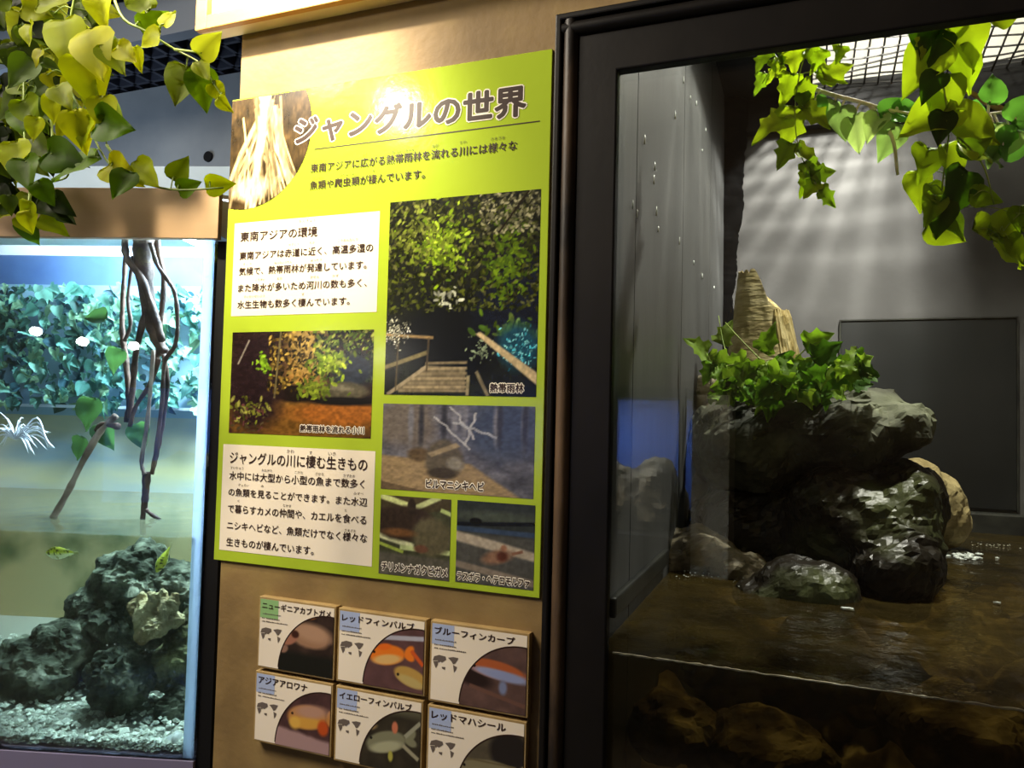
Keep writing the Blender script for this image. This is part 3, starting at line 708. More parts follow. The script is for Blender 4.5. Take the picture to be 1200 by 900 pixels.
def picture(name, pic, u0, v0, y, ma, parent, keep=None):
    nx, ny = pic.nx, pic.ny; a = np.clip(pic.a, 0, 1); a = np.where(a > .04045, ((a+.055)/1.055)**2.4, a/12.92)
    xs = u0+pic.X*pic.w; zs = VZ+v0+pic.Y*pic.h
    co = np.stack([xs, np.full_like(xs, y), zs], -1).reshape(-1, 3)
    fs = []
    for j in range(ny-1):
        for i in range(nx-1):
            if keep is None or keep(u0+pic.w*(i+.5)/(nx-1), v0+pic.h*(j+.5)/(ny-1)):
                k = j*nx+i; fs.append((k, k+1, k+nx+1, k+nx))
    used = sorted({i for f in fs for i in f}); mp = {k: i for i, k in enumerate(used)}
    me = bpy.data.meshes.new(name); me.from_pydata(co[used].tolist(), [], [tuple(mp[i] for i in f) for f in fs])
    ca = me.color_attributes.new('paint', 'FLOAT_COLOR', 'POINT')
    cols = np.concatenate([a.reshape(-1, 3)[used], np.ones((len(used), 1))], 1).astype(np.float32); ca.data.foreach_set('color', cols.ravel())
    return link(name, me, ma, parent)

PO = thing('information_poster', 'large lime-green Japanese information poster on the beige wall between tank and window', 'poster', (.31, 0, 1.2))
q = MB(); q.box((-.002, -.0042, 1.2), (.619, -.0002, 2.041)); q.build('poster_board', M_lime, PO, bevel=.0008)
# root photograph clipped by the disc
p = Pic(.1795, .206, 130, 150, 5, (.24, .19, .12)); p.tone(p.noise(10), 1.2)
for i in range(46):
    x0 = p.r.normal(.42, .10); y0 = p.r.uniform(.75, 1.05); x1 = p.r.uniform(-.05, 1.0); c = np.array((.86, .76, .56))*p.r.uniform(.45, 1.1)
    xm = (x0+x1)/2+p.r.uniform(-.06, .06); w = p.r.uniform(.012, .05); y1 = p.r.uniform(-.1, .3)
    p.line(x0, y0, xm, .5, w, c); p.line(xm, .5, x1, y1, w*.9, c)
p.ell(.28, .18, .22, .10, (.92, .84, .68), .8, n=.5); p.line(.42, 1.0, .30, .0, .09, (.90, .82, .64)); p.line(.44, 1., .8, .1, .05, (.8, .68, .46)); p.tone(p.noise(26, 3, 1.5, .5), .7)
picture('root_photo', p, -.0015, .633, PY, M_print, PO, keep=lambda u, v: (u-.035)**2+(v-.776)**2 < .1415**2 and v < .8385)
# stream photograph
p = Pic(.2965, .1815, 170, 116, 6, (.17, .12, .10)); p.tone(p.noise(8), .9)
p.ell(.52, .12, .62, .26, (.42, .29, .12), .5, n=.6); p.ell(.80, .22, .36, .11, (.60, .36, .14), .6, n=.5); p.ell(.50, .62, .20, .26, (.60, .44, .20), .7, n=.7); p.ell(.55, .85, .16, .22, (.66, .55, .30), .7, n=.8)
p.ell(.49, .40, .17, .08, (.10, .07, .05), .4, n=.4); p.ell(.20, .55, .22, .50, (.15, .10, .11), .5, n=.5)
p.leaves(420, (.28, .62, .40, 1.0), .016, [(.45, .36, .14), (.62, .52, .24), (.24, .18, .06), (.14, .12, .05)])
p.leaves(520, (.60, 1.0, .52, 1.0), .017, [(.20, .28, .07), (.36, .45, .12), (.10, .14, .05), (.55, .58, .26), (.06, .08, .05)])
p.ell(.86, .62, .13, .16, (.14, .17, .22), .6, n=.7); p.ell(.82, .43, .16, .085, (.33, .31, .25), .25, n=.3); p.ell(.80, .46, .08, .03, (.44, .42, .35), .8); p.ell(.80, .335, .24, .04, (.07, .06, .05), .6)
p.leaves(120, None, .022, [(.50, .60, .12), (.62, .70, .22), (.36, .46, .08)], (.71, .70, .07, .07)); p.leaves(70, None, .02, [(.48, .55, .14), (.36, .44, .10)], (.62, .45, .07, .05))
p.leaves(26, None, .022, [(.40, .55, .10), (.5, .66, .15)], (.245, .68, .03, .04)); p.leaves(60, None, .02, [(.40, .42, .14), (.55, .55, .26)], (.14, .24, .06, .06)); p.line(.33, .35, .36, 1.0, .012, (.42, .38, .26)); p.line(.05, .68, .13, .92, .012, (.55, .52, .48))
p.leaves(50, (.0, .30, .0, .3), .016, [(.28, .24, .16), (.34, .2, .2)]); p.tone(p.noise(40, 2), .55)
PH1 = picture('stream_photo', p, .0205, .2288, PY, M_print, PO)
# boardwalk photograph
p = Pic(.266, .3205, 160, 194, 7, (.11, .12, .10)); p.tone(p.noise(7), .8)
p.ell(.42, .30, .30, .22, (.07, .08, .09), .5, n=.4); p.ell(.9, .45, .3, .25, (.09, .11, .16), .6, n=.4)
p.leaves(1500, (0, 1, .42, 1.0), .018, [(.17, .20, .05), (.30, .33, .10), (.08, .10, .04), (.22, .24, .12), (.13, .15, .07), (.35, .36, .2)])
p.leaves(260, None, .020, [(.48, .60, .10), (.38, .50, .10), (.58, .68, .2)], (.38, .76, .09, .08)); p.leaves(200, None, .018, [(.36, .42, .12), (.44, .48, .2)], (.18, .82, .12, .09)); p.leaves(240, None, .02, [(.36, .46, .08), (.28, .38, .08)], (.80, .66, .07, .11))
p.leaves(60, None, .03, [(.34, .46, .14), (.25, .36, .12), (.42, .52, .24)], (.84, .315, .09, .025)); p.leaves(20, None, .02, [(.72, .74, .66)], (.43, .49, .05, .03)); p.leaves(260, (.62, 1., .8, 1.), .015, [(.46, .46, .34), (.30, .30, .2), (.55, .54, .42)])
p.line(.93, 1.0, .74, .80, .012, (.12, .10, .06)); p.ell(.90, .24, .13, .10, (.12, .28, .36), .7, n=.8); p.leaves(150, None, .010, [(.30, .75, .85), (.5, .85, .9), (.12, .36, .45)], (.90, .23, .06, .045)); p.leaves(60, None, .010, [(.55, .62, .5)], (.66, .23, .04, .03))
p.poly([(.05, .02), (.55, .02), (.55, .14), (.30, .15)], (.44, .40, .32)); 
for k in range(7):
    y = .02+.018*k+.0009*k*k; p.line(.10+.03*k, y, .56, y+.004, .013, (.62, .56, .44) if k % 2 else (.52, .47, .37))
p.line(.02, .0, .30, .15, .02, (.60, .55, .45)); p.line(-.02, .135, .29, .215, .022, (.50, .46, .32)); p.line(-.02, .31, .33, .29, .014, (.60, .50, .34)); p.line(.08, .02, .09, .3, .010, (.34, .30, .22)); p.line(.29, .12, .30, .29, .012, (.30, .26, .2))
p.poly([(.61, .305), (.64, .315), (1.02, .105), (1.02, .045)], (.78, .70, .54)); p.line(.62, .12, .70, .0, .02, (.5, .46, .36)); p.line(.565, .0, .57, .10, .02, (.58, .54, .42))
p.leaves(160, None, .008, [(.66, .66, .58), (.4, .4, .34), (.85, .85, .78)], (.07, .32, .05, .035)); p.tone(p.noise(50, 2), .4)
PH2 = picture('boardwalk_photo', p, .340, .3022, PY, M_print, PO)
# python photograph
p = Pic(.266, .140, 150, 80, 8, (.36, .36, .40)); p.tone(p.noise(9), .9); p.ell(.18, .78, .2, .3, (.42, .39, .37), .5, n=.6); p.ell(.80, .75, .24, .34, (.26, .29, .36), .6, n=.5)
for i in range(9): x_ = p.r.uniform(.05, .95); p.ell(x_, .8, .02, .25, (.22, .22, .24) if i % 2 else (.46, .46, .50), .9, n=.6)
p.poly([(-.02, -.02), (1.02, -.02), (1.02, .30), (.6, .34), (.45, .5), (.25, .56), (-.02, .46)], (.58, .50, .38), .03); p.ell(.26, .42, .08, .08, (.36, .30, .22), .5); p.ell(.43, .38, .13, .21, (.36, .33, .28), .25, n=.35); p.line(.33, .42, .52, .55, .05, (.58, .52, .42)); p.ell(.50, .34, .06, .08, (.52, .50, .46), .6, n=.9); p.ell(.42, .22, .10, .06, (.26, .23, .19), .4)

for (bx, by), dx in (((.46, .98), .05), ((.63, .92), -.02), ((.35, .86), .07)):
    for k in range(14):
        nx_ = bx+dx*.3*p.r.uniform(.2, 1.4)+.006*math.sin(k); ny_ = by-.026; p.line(bx, by, nx_, ny_, .016, (.66, .66, .68)); bx, by = nx_, ny_
bx, by = .48, .80
for k in range(16): nx_ = bx+.018; ny_ = by-.010+.012*math.sin(k*1.3); p.line(bx, by, nx_, ny_, .024, (.62, .63, .66)); bx, by = nx_, ny_
p.poly([(-.02, -.02), (.4, -.02), (-.02, .10)], (.40, .34, .26)); p.tone(p.noise(40, 2), .35)
PH3 = picture('python_photo', p, .3393, .1474, PY, M_print, PO)
# turtle photograph
p = Pic(.128, .128, 90, 90, 9, (.26, .27, .20)); p.poly([(-.1, .8), (.5, .78), (1.1, .9), (1.1, 1.1), (-.1, 1.1)], (.28, .25, .18)); p.line(-.05, 1.0, .45, .88, .07, (.80, .84, .58)); p.line(.5, .86, .85, 1.02, .07, (.76, .80, .58)); p.line(.86, .86, 1.05, .80, .05, (.7, .78, .5))
p.line(-.05, .50, .5, .38, .07, (.82, .84, .66)); p.line(.3, .36, 1.05, .34, .06, (.72, .78, .55)); p.line(-.05, .40, .35, .30, .04, (.62, .70, .3)); p.ell(.35, .66, .46, .22, (.22, .18, .15), .2, n=.15); p.ell(.75, .52, .28, .24, (.36, .34, .26), .3, n=.2); p.ell(.45, .88, .06, .10, (.2, .17, .14)); p.ell(.28, .54, .22, .05, (.46, .32, .20), .8); p.ell(.60, .36, .10, .05, (.40, .28, .22), .5); p.poly([(-.1, -.1), (1.1, -.1), (1.1, .26), (-.1, .28)], (.35, .34, .30), .04); p.tone(p.noise(20, 3), .4)
PH4 = picture('turtle_photo', p, .3402, .0096, PY, M_print, PO)
# small fish photograph
p = Pic(.130, .1275, 90, 90, 10, (.30, .30, .29)); p.poly([(-.1, .62), (1.1, .60), (1.1, 1.1), (-.1, 1.1)], (.19, .21, .21), .06); p.ell(.60, .82, .6, .07, (.28, .31, .28), .9); p.line(-.1, .70, 1.1, .78, .05, (.10, .11, .13)); p.line(-.1, .66, 1.1, .64, .06, (.22, .28, .38)); p.ell(.25, .76, .08, .04, (.1, .1, .1)); p.poly([(-.1, .66), (.5, .54), (1.1, .44), (1.1, .32), (.6, .40), (-.1, .52)], (.66, .62, .56), .03); p.line(-.1, .24, 1.1, .06, .08, (.50, .46, .42)); p.ell(.54, .35, .20, .08, (.52, .40, .33), .6, .25); p.ell(.60, .36, .07, .06, (.34, .20, .17), .7, .25); p.line(.72, .40, .86, .44, .035, (.50, .36, .30)); p.ell(.62, .46, .04, .04, (.58, .42, .34), .6); p.tone(p.noise(20, 3), .35)
PH5 = picture('rasbora_photo', p, .479, .0105, PY, M_print, PO)
# text panels
PA1 = sheet('text_panel', rect(.0152, .4398, .3205, .6098), PY, M_cream, PO); PA2 = sheet('text_panel', rect(.0098, .0190, .3270, .2081), PY, M_cream, PO)
TY = PY-.0006
text('title_outline', 'ジャングルの世界', .1419, .5768, .7415, .0480, PY-.0003, M_white, PO, .075)
text('title_text', 'ジャングルの世界', .1419, .5768, .7415, .0480, TY, M_ink, PO, .034)
sheet('title_rule', rect(.1834, .7284, .6015, .7302), PY, M_ink, PO)
ROWS = [('東南アジアに広がる熱帯雨林を流れる川には様々な', .1780, .5645, .6878, .0158), ('魚類や爬虫類が棲んでいます。', .1775, .4035, .6575, .0157),
    ('ジャングルの川に棲む生きもの', .0263, .3124, .1741, .0215), ('水中には大型から小型の魚まで数多く', .0267, .3083, .1453, .0149), ('の魚類を見ることができます。また水辺', .0263, .3147, .1164, .0141),
    ('で暮らすカメの仲間や、カエルを食べる', .0262, .3141, .0865, .0149), ('ニシキヘビなど、魚類だけでなく様々な', .0260, .3170, .0568, .0148), ('生きものが棲んでいます。', .0258, .2123, .0274, .0148),
    ('東南アジアの環境', .0301, .1964, .5750, .0179), ('東南アジアは赤道に近く、高温多湿の', .0297, .3097, .5419, .0144), ('気候で、熱帯雨林が発達しています。', .0296, .2981, .5134, .0144),
    ('また降水が多いため河川の数も多く、', .0295, .2998, .4829, .0144), ('水生生物も数多く棲んでいます。', .0292, .2671, .4530, .0143)]
for i, r in enumerate(ROWS): text('text_line', *r, TY, M_ink, PO if i < 2 else (PA2 if i < 8 else PA1), .014)
RUBY = [('かわ', .1496, .1646, .1978, .0066), ('す', .1965, .2022, .1977, .0057), ('いき', .2352, .2502, .1973, .0064), ('すいちゅう', .0284, .0574, .1639, .0050), ('おおがた', .0975, .1205, .1632, .0050), ('こがた', .1678, .1849, .1632, .0050),
    ('さかな', .2105, .2278, .1627, .0050), ('かずおお', .2667, .2899, .1627, .0050), ('ぎょるい', .0476, .0706, .1350, .0046), ('み', .0972, .1031, .1355, .0046), ('みずべ', .2881, .3073, .1345, .0045), ('く', .0470, .0518, .1062, .0043), ('なかま', .1455, .1628, .1047, .0050),
    ('た', .2714, .2762, .1048, .0045), ('さまざま', .2727, .2944, .0726, .0046), ('かんきょう', .1572, .1914, .6010, .0054), ('せきどう', .1368, .1584, .5615, .0046), ('ちか', .1812, .1925, .5619, .0046), ('こうおんたしつ', .2391, .2798, .5622, .0048), ('きこう', .0384, .0567, .5318, .0043),
    ('ねったいうりん', .1075, .1454, .5306, .0045), ('はったつ', .1848, .2078, .5312, .0045), ('こうすい', .0672, .0881, .5020, .0044), ('おお', .1147, .1264, .5024, .0045), ('かせん', .1855, .2040, .5018, .0045), ('かず', .2306, .2435, .5019, .0045), ('すいせいせいぶつ', .0429, .0895, .4722, .0045), ('す', .1686, .1737, .4724, .0048),
    ('とうなん', .1842, .2071, .7055, .0047), ('ひろ', .2818, .2905, .7066, .0050), ('ねったいうりん', .3404, .3830, .7051, .0048), ('なが', .4157, .4270, .7072, .0050), ('かわ', .4655, .4773, .7080, .0046), ('さまざま', .5197, .5435, .7076, .0050), ('ぎょるい', .1831, .2038, .6758, .0048), ('はちゅうるい', .2387, .2733, .6759, .0048), ('す', .3029, .3081, .6775, .0046)]
for i, r in enumerate(RUBY): text('reading_aid', *r, TY, M_ink, PA2 if i < 15 else (PA1 if i < 28 else PO), 0)
for PH, r in zip((PH1, PH2, PH3, PH4, PH5), [('熱帯雨林を流れる小川', .1757, .3035, .2355, .0120), ('熱帯雨林', .5298, .5854, .3085, .0136), ('ビルマニシキヘビ', .4228, .5233, .1540, .0136), ('チリメンナガクビガメ', .3459, .4649, .0157, .0140), ('ラスボラ・ヘテロモルファ', .4823, .6028, .0140, .0128)]):
    text('caption_outline', *r, PY-.0003, M_white, PH, .125); text('caption_text', *r, TY, M_ink, PH, .025)

# ================================================================= SPECIES CARDS
MAPS = [[(0, .55), (.05, .85), (.25, 1), (.5, .95), (.52, .75), (.42, .6), (.36, .5), (.3, .55), (.22, .45), (.2, .6)], [(.02, .5), (.2, .55), (.2, .3), (.12, .05), (.06, .3)], [(.36, .2), (.5, .22), (.48, .02), (.38, .08)],
        [(.6, .9), (.8, 1), (1, .98), (.95, .8), (.88, .6), (.8, .5), (.72, .7)], [(.8, .45), (.95, .35), (.9, .1), (.84, -.05), (.82, .2)]]
def card(title, tw, tagm, u0, v0, w, h, label, paint, seed):
    T = thing('species_card', label, 'card', (u0+w/2, 0, VZ+v0), 'fish species cards on the beige wall')
    q = MB(); q.box((u0, -.014, VZ+v0), (u0+w, -.0002, VZ+v0+h)); q.build('backing_board', M_cardwood, T, bevel=.001)
    e = .0035; y = -.0146
    sheet('card_sheet', rect(u0+e, v0+e, u0+w-e, v0+h-e), y, M_cardpaper, T)
    sheet('colour_tag', rect(u0+e, v0+h-.035, u0+e+.038, v0+h-e), y-.0002, tagm, T)
    text('name_text', title, u0+.008, u0+tw, v0+h-.0195, .0115, y-.0006, M_ink, T, .022)
    q = MB()
    for k, (a_, b_, vv) in enumerate(((.008, .014, .0365), (.017, .045, .0365), (.008, .014, .042), (.017, .062, .042), (.009, .046, .029))):
        rr = random.Random(seed*9+k); x = a_
        while x < b_:
            l_ = rr.uniform(.0012, .0022); hh = rr.uniform(.0012, .0022); q.add([(u0+x, y-.0004, VZ+v0+h-vv), (u0+x+l_, y-.0004, VZ+v0+h-vv), (u0+x+l_, y-.0004, VZ+v0+h-vv+hh), (u0+x, y-.0004, VZ+v0+h-vv+hh)], [(0, 1, 2, 3)]); x += l_+.0008
    q.build('fine_print', M_ink2, T, fix=False)
    q = MB()
    for pl in MAPS: q.add([(u0+.006+.044*a_, y-.0004, VZ+v0+h-.073+.022*b_) for a_, b_ in pl], [tuple(range(len(pl)))])
    q.build('world_map', M_ink2, T)
    R_ = .100; cx = u0+w-.012; cy = v0+e-.001
    p = Pic(w-e-(cx-R_-u0), .104, 84, 84, seed, (.2, .15, .13)); paint(p)
    pu = cx-R_
    picture('fish_photo', p, pu, v0+e, y-.0004, M_cardprint, T, keep=lambda u, v: (u-cx)**2+(v-cy)**2 < R_**2)
    q = MB(); a0 = math.acos(min(1, (u0+w-e-cx)/R_)); nn = 40; vv = []
    for k in range(nn+1):
        a_ = a0+(math.pi-a0)*k/nn
        if cy+R_*math.sin(a_) < v0+e: continue
        for rr in (R_-.0008, R_+.0012): vv.append((cx+rr*math.cos(a_), y-.0006, VZ+cy+rr*math.sin(a_)))
    q.add(vv, [(2*k, 2*k+1, 2*k+3, 2*k+2) for k in range(len(vv)//2-1)]); q.build('photo_rim', M_ink, T, fix=False)
def fish(p, cx, cy, rx, ry, c, ang=0., belly=None, tail=1):
    p.ell(cx, cy, rx, ry, c, .2, ang)
    if belly: p.ell(cx, cy-ry*.45, rx*.8, ry*.5, belly, .5, ang)
    tx = cx+tail*rx*1.25*math.cos(ang); ty = cy+tail*rx*1.25*math.sin(ang); p.ell(tx, ty+ry*.3, rx*.3, ry*.4, c, .4, ang+.6*tail); p.ell(tx, ty-ry*.3, rx*.3, ry*.4, c, .4, ang-.6*tail)
    p.ell(cx-tail*rx*.75, cy+ry*.12, .022, .022, (.08, .06, .05), .4)
def pt_turtle(p): p.tone(p.noise(6), .8); p.mix(np.clip((.36-p.Y)/.1, 0, 1), (.10, .10, .08)); p.ell(.55, .60, .40, .18, (.60, .46, .36), .3, -.1, .2); p.ell(.62, .66, .34, .14, (.68, .54, .44), .7, -.1); p.ell(.2, .50, .15, .08, (.62, .42, .34), .4, .4); p.ell(.30, .60, .07, .06, (.24, .13, .1), .5); p.ell(.10, .34, .08, .06, (.55, .42, .36), .5, .5); p.ell(.55, .92, .12, .05, (.72, .45, .2), .6); p.line(.15, .82, .6, .95, .03, (.4, .38, .4))
def pt_redbarb(p): p.a[:] = (.36, .25, .25); p.tone(p.noise(5), .4); p.line(.1, .74, 1., .82, .07, (.68, .68, .74)); fish(p, .80, .22, .28, .14, (.72, .58, .30), -.25, (.74, .66, .42)); fish(p, .40, .50, .30, .15, (.90, .48, .14), .18, (.86, .70, .44)); p.ell(.35, .62, .12, .05, (.9, .42, .12), .5, .2); p.line(.80, .62, 1., .42, .06, (.8, .34, .14))
def pt_bluefin(p): p.a[:] = (.36, .27, .25); p.tone(p.noise(6), .5); p.ell(.2, .42, .3, .12, (.16, .11, .1), .6, -.2); fish(p, .55, .58, .44, .13, (.68, .36, .20), -.10, (.60, .62, .76)); p.ell(.72, .50, .34, .07, (.56, .60, .76), .6, -.08); p.ell(.66, .34, .06, .1, (.48, .52, .66), .7); p.line(.15, .30, 1., .12, .06, (.42, .30, .26))
def pt_arowana(p): p.a[:] = (.28, .19, .19); p.tone(p.noise(6), .6); p.mix(np.clip((.30-p.Y-.12*p.X+.06*p.noise(5))/.06, 0, 1), (.64, .52, .52)); fish(p, .58, .52, .36, .19, (.72, .50, .28), .1, (.80, .60, .26)); p.ell(.66, .62, .30, .10, (.70, .54, .46), .7, .1); p.ell(.88, .40, .1, .12, (.72, .3, .12), .5); p.ell(.36, .40, .10, .10, (.84, .66, .3), .6)
def pt_yellowbarb(p): p.a[:] = (.20, .18, .14); p.tone(p.noise(6), .6); p.mix(np.clip((p.Y-.80)/.1, 0, 1), (.34, .33, .26)); fish(p, .44, .42, .34, .16, (.50, .50, .40), .28, (.66, .66, .54)); p.ell(.12, .60, .16, .06, (.62, .52, .36), .5, .2); p.ell(.58, .66, .05, .09, (.78, .46, .34), .4); p.line(.75, .55, 1.0, .80, .06, (.6, .6, .52)); p.line(.72, .42, .98, .25, .06, (.62, .6, .5)); p.ell(.52, .22, .04, .08, (.68, .66, .3), .5)
def pt_mahseer(p): p.a[:] = (.34, .31, .25); p.tone(p.noise(6), .5); p.ell(.80, .70, .30, .28, (.14, .12, .11), .3); fish(p, .45, .38, .44, .15, (.50, .47, .36), .08, (.60, .56, .46)); p.line(.0, .5, .9, .5, .03, (.4, .36, .26))
card('ニューギニアカブトガメ', .148, M_greentag, .1105, -.1715, .1575, .1208, 'topmost left card, green corner tag and a pale turtle in its photo', pt_turtle, 31)
card('レッドフィンバルブ', .142, M_bluetag, .2725, -.1710, .1635, .1190, 'topmost middle card showing two orange-gold fish', pt_redbarb, 32)
card('ブルーフィンカープ', .142, M_bluetag, .4430, -.1755, .1652, .1240, 'topmost right card showing a slim red-backed, blue-bellied fish', pt_bluefin, 33)
card('アジアアロワナ', .108, M_bluetag, .1085, -.2965, .1585, .1190, 'lower left card showing a yellow-orange fish over pale stones', pt_arowana, 34)
card('イエローフィンバルブ', .142, M_bluetag, .2725, -.2990, .1620, .1210, 'lower middle card showing a silver fish with yellow fins', pt_yellowbarb, 35)
card('レッドマハシール', .132, M_bluetag, .4420, -.3060, .1648, .1245, 'lower right card, cut by the photo edge, with a brownish fish and dark hole', pt_mahseer, 36)

# ================================================================= WOODEN SIGN BOX over the poster
SB = thing('sign_box', 'wooden framed bright sign box fixed to the wall above the poster', 'sign', (.4, 0, 2.162))
sx0, sx1, sz0, sz1, sd = -.060, 1.02, 2.162, 2.55, -.0435
q = MB(); q.box((sx0+.002, -.030, sz0+.002), (sx1-.002, -.0005, sz1-.002)); q.build('box_body', mat('pale_box_board', hexc('e2c99a'), hexc('efd9ae'), 6, .6), SB)
for (a_, b_, c_, d_) in ((sx0, sz0, sx0+.026, sz1), (sx1-.026, sz0, sx1, sz1), (sx0+.026, sz0, sx1-.026, sz0+.026), (sx0+.026, sz1-.026, sx1-.026, sz1)):
    boxobj('frame_rail', (a_, sd, b_), (c_, -.030, d_), M_wood, SB, .0015)
sheet('sign_face', [(sx0+.024, sz0+.024-VZ), (sx1-.024, sz0+.024-VZ), (sx1-.024, sz1-.024-VZ), (sx0+.024, sz1-.024-VZ)], -.0312, mat('white_sign_face', hexc('fbf3df'), None, rough=.4), SB)

# ================================================================= LEFT TANK
TO = Vector((-.0547, .012, 0)); TS = Vector((-.95476, -.29737, 0)); TW = Vector((-.29737, .95476, 0)); TZ = Vector((0, 0, 1))
MT = Matrix((TS, TW, TZ)).transposed().to_4x4(); MT.translation = TO
def T3(s, d, z): return MT @ Vector((s, d, z))
def tp(px, py, dep):
    d = RT*((px-600)/F)-UP*((py-450)/F)+FW
    a_ = ((TO+TW*dep-EYE).dot(TW))/d.dot(TW); return EYE+d*a_
def tl(p): return MT.inverted() @ p
TB, TTOP, TWL, TL_, TD = .828, 1.80, 1.229, 1.10, .70
S0 = -.0095
M_hoodwhite = mat('white_hood_lining', hexc('e9eef2'), None, rough=.4)
A = thing('aquarium', 'tall glass tank with wooden hood board, lit blue-white, left of the poster', 'aquarium', T3(.4, .3, TB))
q = MB(); q.box((S0, 0, TB), (TL_, .008, TTOP), MT); q.build('front_glass', M_tankglass, A)
q = MB(); q.box((S0, .0085, TB), (S0+.008, TD, TTOP), MT); q.build('side_glass', M_tankglass, A)
q = MB(); q.box((S0+.008, .0082, TB), (S0+.026, .014, TTOP), MT); q.c = [hexc('dfe9f8')]*8; q.build('lit_pane_edge', color_mat('pale_blue_pane_glow', .4, .3, translucent=.7, tint=(1, 1, 1)), A)  # side pane's lit edge, painted as a pale translucent strip
q = MB(); q.box((-.0205, -.016, 1.7868), (TL_, -.001, 1.8815), MT); q.build('hood_board', M_hoodwood, A, bevel=.001)
q = MB()
q.add([T3(s_, d_, z_+t_) for t_ in (0, .008) for s_, d_, z_ in ((S0, .001, 1.868), (TL_, .001, 1.868), (TL_, TD+.02, 2.012), (S0, TD+.02, 2.012))], [(3, 2, 1, 0), (4, 5, 6, 7), (0, 1, 5, 4), (1, 2, 6, 5), (2, 3, 7, 6), (3, 0, 4, 7)]); q.build('hood_lid', M_hoodwhite, A)
q = MB(); q.box((S0-.01, TD-.02, 2.022), (TL_, TD+.03, 2.155), MT); q.build('rear_housing', mat('pale_blue_housing', hexc('8299ad'), hexc('93a9bb'), 3, .5), A)
q = MB(); q.box((S0, TD, 1.90), (TL_, TD+.02, 2.005), MT); q.add([T3(s_, d_, z_) for s_ in (S0, S0+.008) for d_, z_ in ((.01, 1.80), (.01, 1.866), (TD, 2.006), (TD, 1.80))], [(0, 1, 2, 3), (7, 6, 5, 4), (0, 4, 5, 1), (1, 5, 6, 2), (2, 6, 7, 3), (3, 7, 4, 0)]); q.build('hood_lining', M_hoodwhite, A)
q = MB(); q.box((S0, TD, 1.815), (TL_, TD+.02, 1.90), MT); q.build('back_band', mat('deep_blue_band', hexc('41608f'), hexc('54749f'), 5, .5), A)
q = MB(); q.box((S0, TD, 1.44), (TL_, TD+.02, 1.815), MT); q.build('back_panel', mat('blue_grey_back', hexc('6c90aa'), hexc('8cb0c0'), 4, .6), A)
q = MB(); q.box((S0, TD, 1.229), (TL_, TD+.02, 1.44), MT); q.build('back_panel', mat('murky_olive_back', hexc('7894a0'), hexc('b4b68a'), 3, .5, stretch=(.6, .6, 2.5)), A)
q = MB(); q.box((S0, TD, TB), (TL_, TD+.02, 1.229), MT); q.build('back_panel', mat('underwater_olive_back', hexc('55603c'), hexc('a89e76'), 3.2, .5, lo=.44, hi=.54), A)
q = MB(); q.box((S0, -.004, TB-.05), (TL_, TD+.02, TB), MT); q.build('tank_base', mat('violet_grey_base', hexc('7d7896'), None, rough=.5), A)
q = MB(); q.box((.02, .66, 1.462), (TL_, .698, 1.470), MT); q.build('shelf_rim', mat('pale_glass_edge', hexc('c3d6e6'), None, rough=.3), A)
q = MB(); q.box((.06, .60, 1.935), (TL_-.1, .66, 1.965), MT); q.build('light_strip', mat('tube_light', (.80, .92, 1.0), None, emit=3.0), A)
q = MB(); q.box((.28, .30, 1.885), (TL_-.1, .50, 1.90), MT); q.build('lamp_lid', M_hoodwhite, A)
lo = T3(.42, .42, 1.90); la = lamp('tank_hood_light', 'AREA', lo, 125, (.68, .86, 1.0), .8, lo-Vector((0, 0, 1)), sy=.14)
la.rotation_euler = (0, 0, math.atan2(TS.y, TS.x))
lb = T3(.45, .50, 1.93); lamp('tank_rear_fill', 'AREA', lb, 8, (.72, .90, 1.0), .5, T3(.45, .69, 1.60), sy=.1)  # extra fill added to brighten the leafy backdrop
# stand
q = MB(); q.box((S0, 0, .0), (TL_, TD, TB-.05), MT); struct(q.build('tank_plinth', M_black))
q = MB(); q.box((-.0375, .004, 0), (-.012, .05, 1.786), MT); struct(q.build('trim_4', M_black))
# water
M_twater = water_mat('clear_tank_water', (.90, .95, .86), hexc('9aa893'), .14, 20, .12)
q = MB(); nx, ny = 60, 50; w0 = S0+.019
for j in range(ny+1):
    for i in range(nx+1):
        s_ = w0+(TL_-w0)*i/nx; d_ = .0095+(TD-.011)*j/ny; q.v.append(tuple(T3(s_, d_, TWL+.0015*mn.noise(Vector((s_*20, d_*35, 0))))))
for j in range(ny):
    for i in range(nx): k = j*(nx+1)+i; q.f.append((k, k+1, k+nx+2, k+nx+1))
b0 = len(q.v)
for i in range(nx+1): q.v.append(tuple(T3(w0+(TL_-w0)*i/nx, .0095, TB+.001)))
for i in range(nx): q.f.append((b0+i, b0+i+1, i+1, i))
tag(q.build('tank_water', M_twater, smooth=True), 'clear greenish water in the lower part of the left tank', 'water', kind='stuff')
# leafy back wall
rnd = random.Random(5); q = MB(); SEA = [hexc(h) for h in ('5c9c8c', '78b4a0', '467a70', '8ac2a4', '386a62', '94c49c', '305a66')]
for i in range(1100):
    s_ = rnd.uniform(.03, 1.05); z = rnd.uniform(1.47, 1.80)
    if rnd.random() < .35 and z < 1.62: continue
    p0 = T3(s_, rnd.uniform(.60, .69), z); a_ = rnd.uniform(-2.8, -.3)
    add_leaf(q, p0, TS*math.cos(a_)+TZ*math.sin(a_)-TW*rnd.uniform(0, .5), -TW+TZ*rnd.uniform(-.3, .8)+TS*rnd.uniform(-.6, .6), rnd.uniform(.018, .042), rnd.choice(('heart', 'ivy')), rnd.choice(SEA), rnd, .6, .6)
tag(q.build('leafy_backdrop', color_mat('sea_green_leaf', .5, .3, translucent=.3, tint=(1, 1.05, .95)), smooth=True, fix=False), 'blue-green leafy backdrop covering the rear of the left tank', 'plant', kind='stuff')
